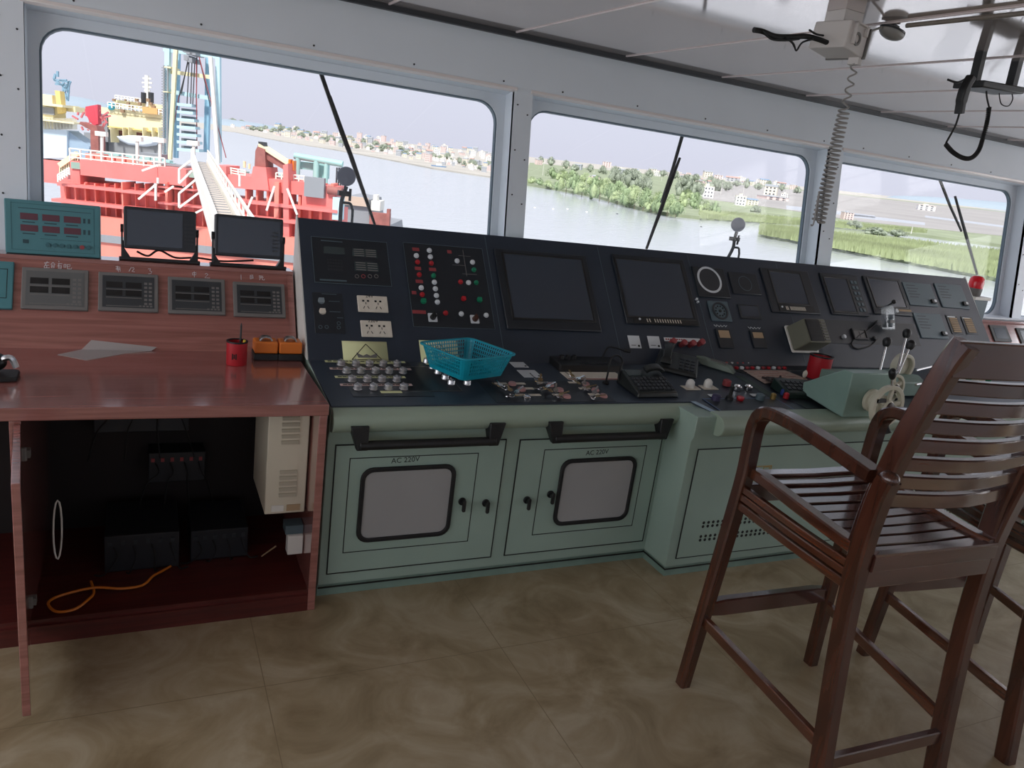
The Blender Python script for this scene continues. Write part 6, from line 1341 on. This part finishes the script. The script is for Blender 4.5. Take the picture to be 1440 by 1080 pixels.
# --- ships behind
D3 = EF(180, 170, 85)
sh2 = thing('cream_ship', ground_at(D3.P(0, 0, -5)), 'cream and yellow ship superstructure with a white mast behind the red dredger', 'ship')
m_ = MB(D3); pb(D3, (139, 150), (230, 169), -2.2, 0, m_); pb(D3, (152, 158), (230, 190), -2.2, .0, m_); pb(D3, (160, 140), (229, 158), -2.2, -1, m_); m_.build('deckhouse', SHC, sh2, smooth=False)
m_ = MB(D3); pb(D3, (138, 160), (152, 200), -2.2, -.2, m_); pb(D3, (118, 186), (142, 226), -2.2, .0, m_); m_.build('grey_deckhouse', SHG, sh2, smooth=False)
m_ = MB(D3); pb(D3, (200, 150), (221, 161), -5, .6, m_); m_.build('orange_funnel_base', mat('ship_ochre', (214, 168, 110), .6), sh2, smooth=False)
m_ = MB(D3); pb(D3, (151, 177), (229, 187), -1, .4, m_); m_.build('yellow_deck_edge', SHY, sh2, smooth=False)
m_ = MB(D3); pb(D3, (152, 188), (230, 226), -2.2, -1.2, m_); m_.build('hull', SHG, sh2, smooth=False)
m_ = MB(D3); pb(D3, (152, 180), (230, 198), -2.2, -1.5, m_); m_.build('dark_recess', RUST, sh2, smooth=False)
m_ = MB(D3)
for x in (155, 172, 180, 200, 213, 222): pb(D3, (x, 179), (x + 1.4, 200), -.5, 1.2, m_)
m_.build('davit', SHC, sh2, smooth=False)
m_ = MB(D3); m_.beam(D3.at((207.5, 150), -1), D3.at((206.5, 106), -1), .35)
for y, w_ in ((110, 6), (116, 7), (122, 6), (127, 4)): m_.beam(D3.at((207 - w_, y), -1), D3.at((207 + w_, y + .8), -1), .16)
m_.build('mast', SHW, sh2, smooth=False)
m_ = MB(D3)
for x in (202, 212.5): m_.cyl(D3.at((x, 145), -.8), D3.at((x, 130), -.8), .28, n=10)
m_.build('exhaust_pipe', DARKM, sh2)
m_ = MB(D3); u, v = D3.px(156.5, 149); m_.ball((u, v, 0), .45, 14, 8); m_.build('blue_dome', mat('dome_blue', (60, 180, 214), .4), sh2)
m_ = MB(D3); rn = random.Random(9)
for k in range(16): x = 162 + k * 4; y = 141 + (k % 4) * 5; u, v = D3.px(x, y); s_ = rn.uniform(.08, .2); m_.box(u - s_, u + s_, v - s_, v + s_, .1, .4)
m_.build('deck_fittings', mat('ship_brown', (150, 122, 96), .7), sh2, smooth=False)
railing(D3, ((152, 151), (229, 162)), 7, .4, 14, SHW, sh2, 2, .05)
railing(D3, ((162, 140), (198, 145)), 6, -.6, 8, SHW, sh2, 2, .05)
lb_ = thing('lifeboat', D3.P(*D3.px(192, 197), 1.5), 'grey-white lifeboat hanging on the side of the cream ship', 'boat')
m_ = MB(D3); A = [D3.px(*p, 2.0) for p in ((162, 191), (168, 198), (180, 203.5), (200, 206), (214, 204), (220, 197), (219, 192), (200, 194), (180, 193))]; m_.prism(A, .8, 2.0); m_.build('hull', mat('lifeboat_grey', (196, 204, 214), .6), lb_, bev=.2)
m_ = MB(D3); A = [D3.px(*p, 2.0) for p in ((166, 191.5), (180, 190), (200, 191), (217, 193.5), (200, 195.5), (180, 194.5))]; m_.prism(A, .9, 1.9); m_.build('canopy', SHW, lb_, bev=.15)
D4 = EF(80, 170, 78)
sh3 = thing('pale_blue_ship', ground_at(D4.P(0, 0, -5)), 'ship with pale blue hull and yellow funnel at the left of the wide window', 'ship')
m_ = MB(D4); m_.prism(D4.pxs(((20, 224), (94, 222), (94, 183), (60, 181), (20, 180)), 0), -2.2, 0); m_.build('hull', mat('hull_pale_blue', (206, 222, 234), .6), sh3, smooth=False)
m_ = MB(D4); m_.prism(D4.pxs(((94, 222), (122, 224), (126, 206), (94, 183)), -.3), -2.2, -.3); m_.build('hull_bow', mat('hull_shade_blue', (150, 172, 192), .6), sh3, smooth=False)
m_ = MB(D4); pb(D4, (20, 220), (96, 260), -2.2, .3, m_); m_.build('red_boot_top', HR, sh3, smooth=False)
m_ = MB(D4); pb(D4, (20, 128), (76, 181), -2.2, 0, m_); pb(D4, (20, 140), (88, 151), -2.2, .8, m_); pb(D4, (20, 163), (104, 174.5), -2.2, 1, m_); pb(D4, (84, 148), (106, 158), -5, -1, m_); m_.build('deckhouse', SHC, sh3, smooth=False)
m_ = MB(D4); m_.prism(D4.pxs(((81, 160), (87, 158), (84, 128), (77, 127)), .2), -.6, .2); m_.build('yellow_funnel', SHY, sh3, smooth=False)
m_ = MB(D4)
for k in range(10): pb(D4, (60 + k * 4.6, 166), (61 + k * 4.6, 182), -.4, .4, m_)
m_.build('deck_pillars', SHW, sh3, smooth=False)
m_ = MB(D4); pb(D4, (60, 150), (76, 162), .0, .2, m_); pb(D4, (88, 168), (104, 182), -.8, -.3, m_); m_.build('dark_openings', SHG, sh3, smooth=False)
D5 = EF(90, 130, 120)
lt = thing('lattice_tower', D5.P(*D5.px(88, 142)), 'blue-grey lattice mast rising behind the pale blue ship', 'mast'); m_ = MB(D5)
for p, q in (((90, 142), (89, 116)), ((95, 142), (97, 114)), ((76, 112), (90, 122)), ((99, 114), (94, 126)), ((76, 112), (78, 104)), ((78, 118), (98, 120)), ((81, 108), (81, 100)), ((90, 118), (97, 130)), ((96, 118), (89, 132)), ((90, 130), (96, 140)), ((84, 113), (94, 113)), ((76, 112), (99, 116))): m_.beam(D5.at(p, 0), D5.at(q, 0), .3)
m_.build('lattice', mat('mast_blue_grey', (126, 160, 180), .6), lt, smooth=False)
D6 = EF(125, 170, 70)
cr = thing('red_crane', D6.P(*D6.px(130, 215)), 'rust-red deck crane with a folded arm left of the cream ship', 'crane')
MB(D6).prism(D6.pxs(((128, 232), (139, 232), (138, 184), (135, 177), (130, 176), (127, 184)), .6), -.6, .6).build('post', RUST, cr, smooth=False)
MB(D6).prism(D6.pxs(((111, 174), (113, 171), (131, 178), (129, 184)), .5), -.5, .5).build('arm', RUST, cr, smooth=False)
MB(D6).prism(D6.pxs(((120, 150), (137, 147), (138, 174), (131, 177), (121, 162)), -.9), -1.5, -.9).build('red_housing', mat('crane_red', (206, 70, 86), .6), cr, smooth=False)
m_ = MB(D6); rn = random.Random(2)
for k in range(26): x = rn.uniform(98, 138); y = rn.uniform(156, 186); u, v = D6.px(x, y); m_.beam((u, v, -1.2), (u + rn.uniform(-.8, .8), v + rn.uniform(-.7, .7), -1.2), .14)
m_.build('lattice_jib', mat('crane_pink_red', (200, 108, 112), .6), cr, smooth=False)
# barge ahead, right of the searchlight
D7 = EF(515, 295, 62)
bg = thing('grey_barge', D7.P(*D7.px(510, 315)), 'grey and rust barge lying beyond the searchlight', 'barge')
MB(D7).prism(D7.pxs(((478, 345), (552, 352), (548, 317), (520, 312), (516, 282), (486, 276), (480, 282)), 0), -6, 0).build('hull', SHG, bg, smooth=False)
m_ = MB(D7); pb(D7, (484, 275), (517, 291), .05, .3, m_); m_.build('tan_plate', mat('barge_tan', (196, 176, 160), .7), bg, smooth=False)
m_ = MB(D7); pb(D7, (520, 298), (547, 326), .05, .5, m_); pb(D7, (544, 294), (547, 318), .1, .6, m_); m_.build('rust_plate', RUST, bg, smooth=False)
m_ = MB(D7); pb(D7, (522, 282), (534, 297), -2, -.2, m_); pb(D7, (525, 274), (530, 283), -1.5, -.6, m_); m_.build('white_cabin', SHW, bg, smooth=False)

# ------------------------------------------------------------------ light
w = bpy.data.worlds.new('sky'); SC.world = w; w.use_nodes = True; nt = w.node_tree; bgn = nt.nodes['Background']
tc = nt.nodes.new('ShaderNodeTexCoord'); sx = nt.nodes.new('ShaderNodeSeparateXYZ'); rp = nt.nodes.new('ShaderNodeValToRGB')
nt.links.new(tc.outputs['Generated'], sx.inputs[0]); nt.links.new(sx.outputs['Z'], rp.inputs[0]); nt.links.new(rp.outputs[0], bgn.inputs[0])
els = rp.color_ramp.elements; els[0].position = 0; els[0].color = (*lin((216, 217, 234)), 1); els[1].position = .5; els[1].color = (*lin((235, 239, 255)), 1)
e = els.new(.10); e.color = (*lin((223, 226, 243)), 1)
bgn.inputs[1].default_value = 1.06
sd = bpy.data.lights.new('sun', 'SUN'); sd.energy = 5.0; sd.angle = R(6); sd.color = (1, .95, .88)
so = bpy.data.objects.new('sun', sd); COL.objects.link(so); so.rotation_euler = V((.55, .75, -1.1)).to_track_quat('-Z', 'Y').to_euler()

for nm, loc, rot, sx_, sy_, en in (('fill_rear', (2.3, YB - .12, 1.5), (R(90), 0, R(180)), 8.8, .95, 95), ('fill_left', (XL - .12, .6, 1.5), (R(90), 0, R(-90)), 4.9, .95, 60), ('fill_right', (XR + .12, .6, 1.5), (R(90), 0, R(90)), 4.9, .95, 55)):  # fill lamps added outside the unseen side and rear openings
    ld = bpy.data.lights.new(nm, 'AREA'); ld.shape = 'RECTANGLE'; ld.size = sx_; ld.size_y = sy_; ld.energy = en; ld.color = (.97, .98, 1)
    lo = bpy.data.objects.new(nm, ld); COL.objects.link(lo); lo.location = loc; lo.rotation_euler = rot
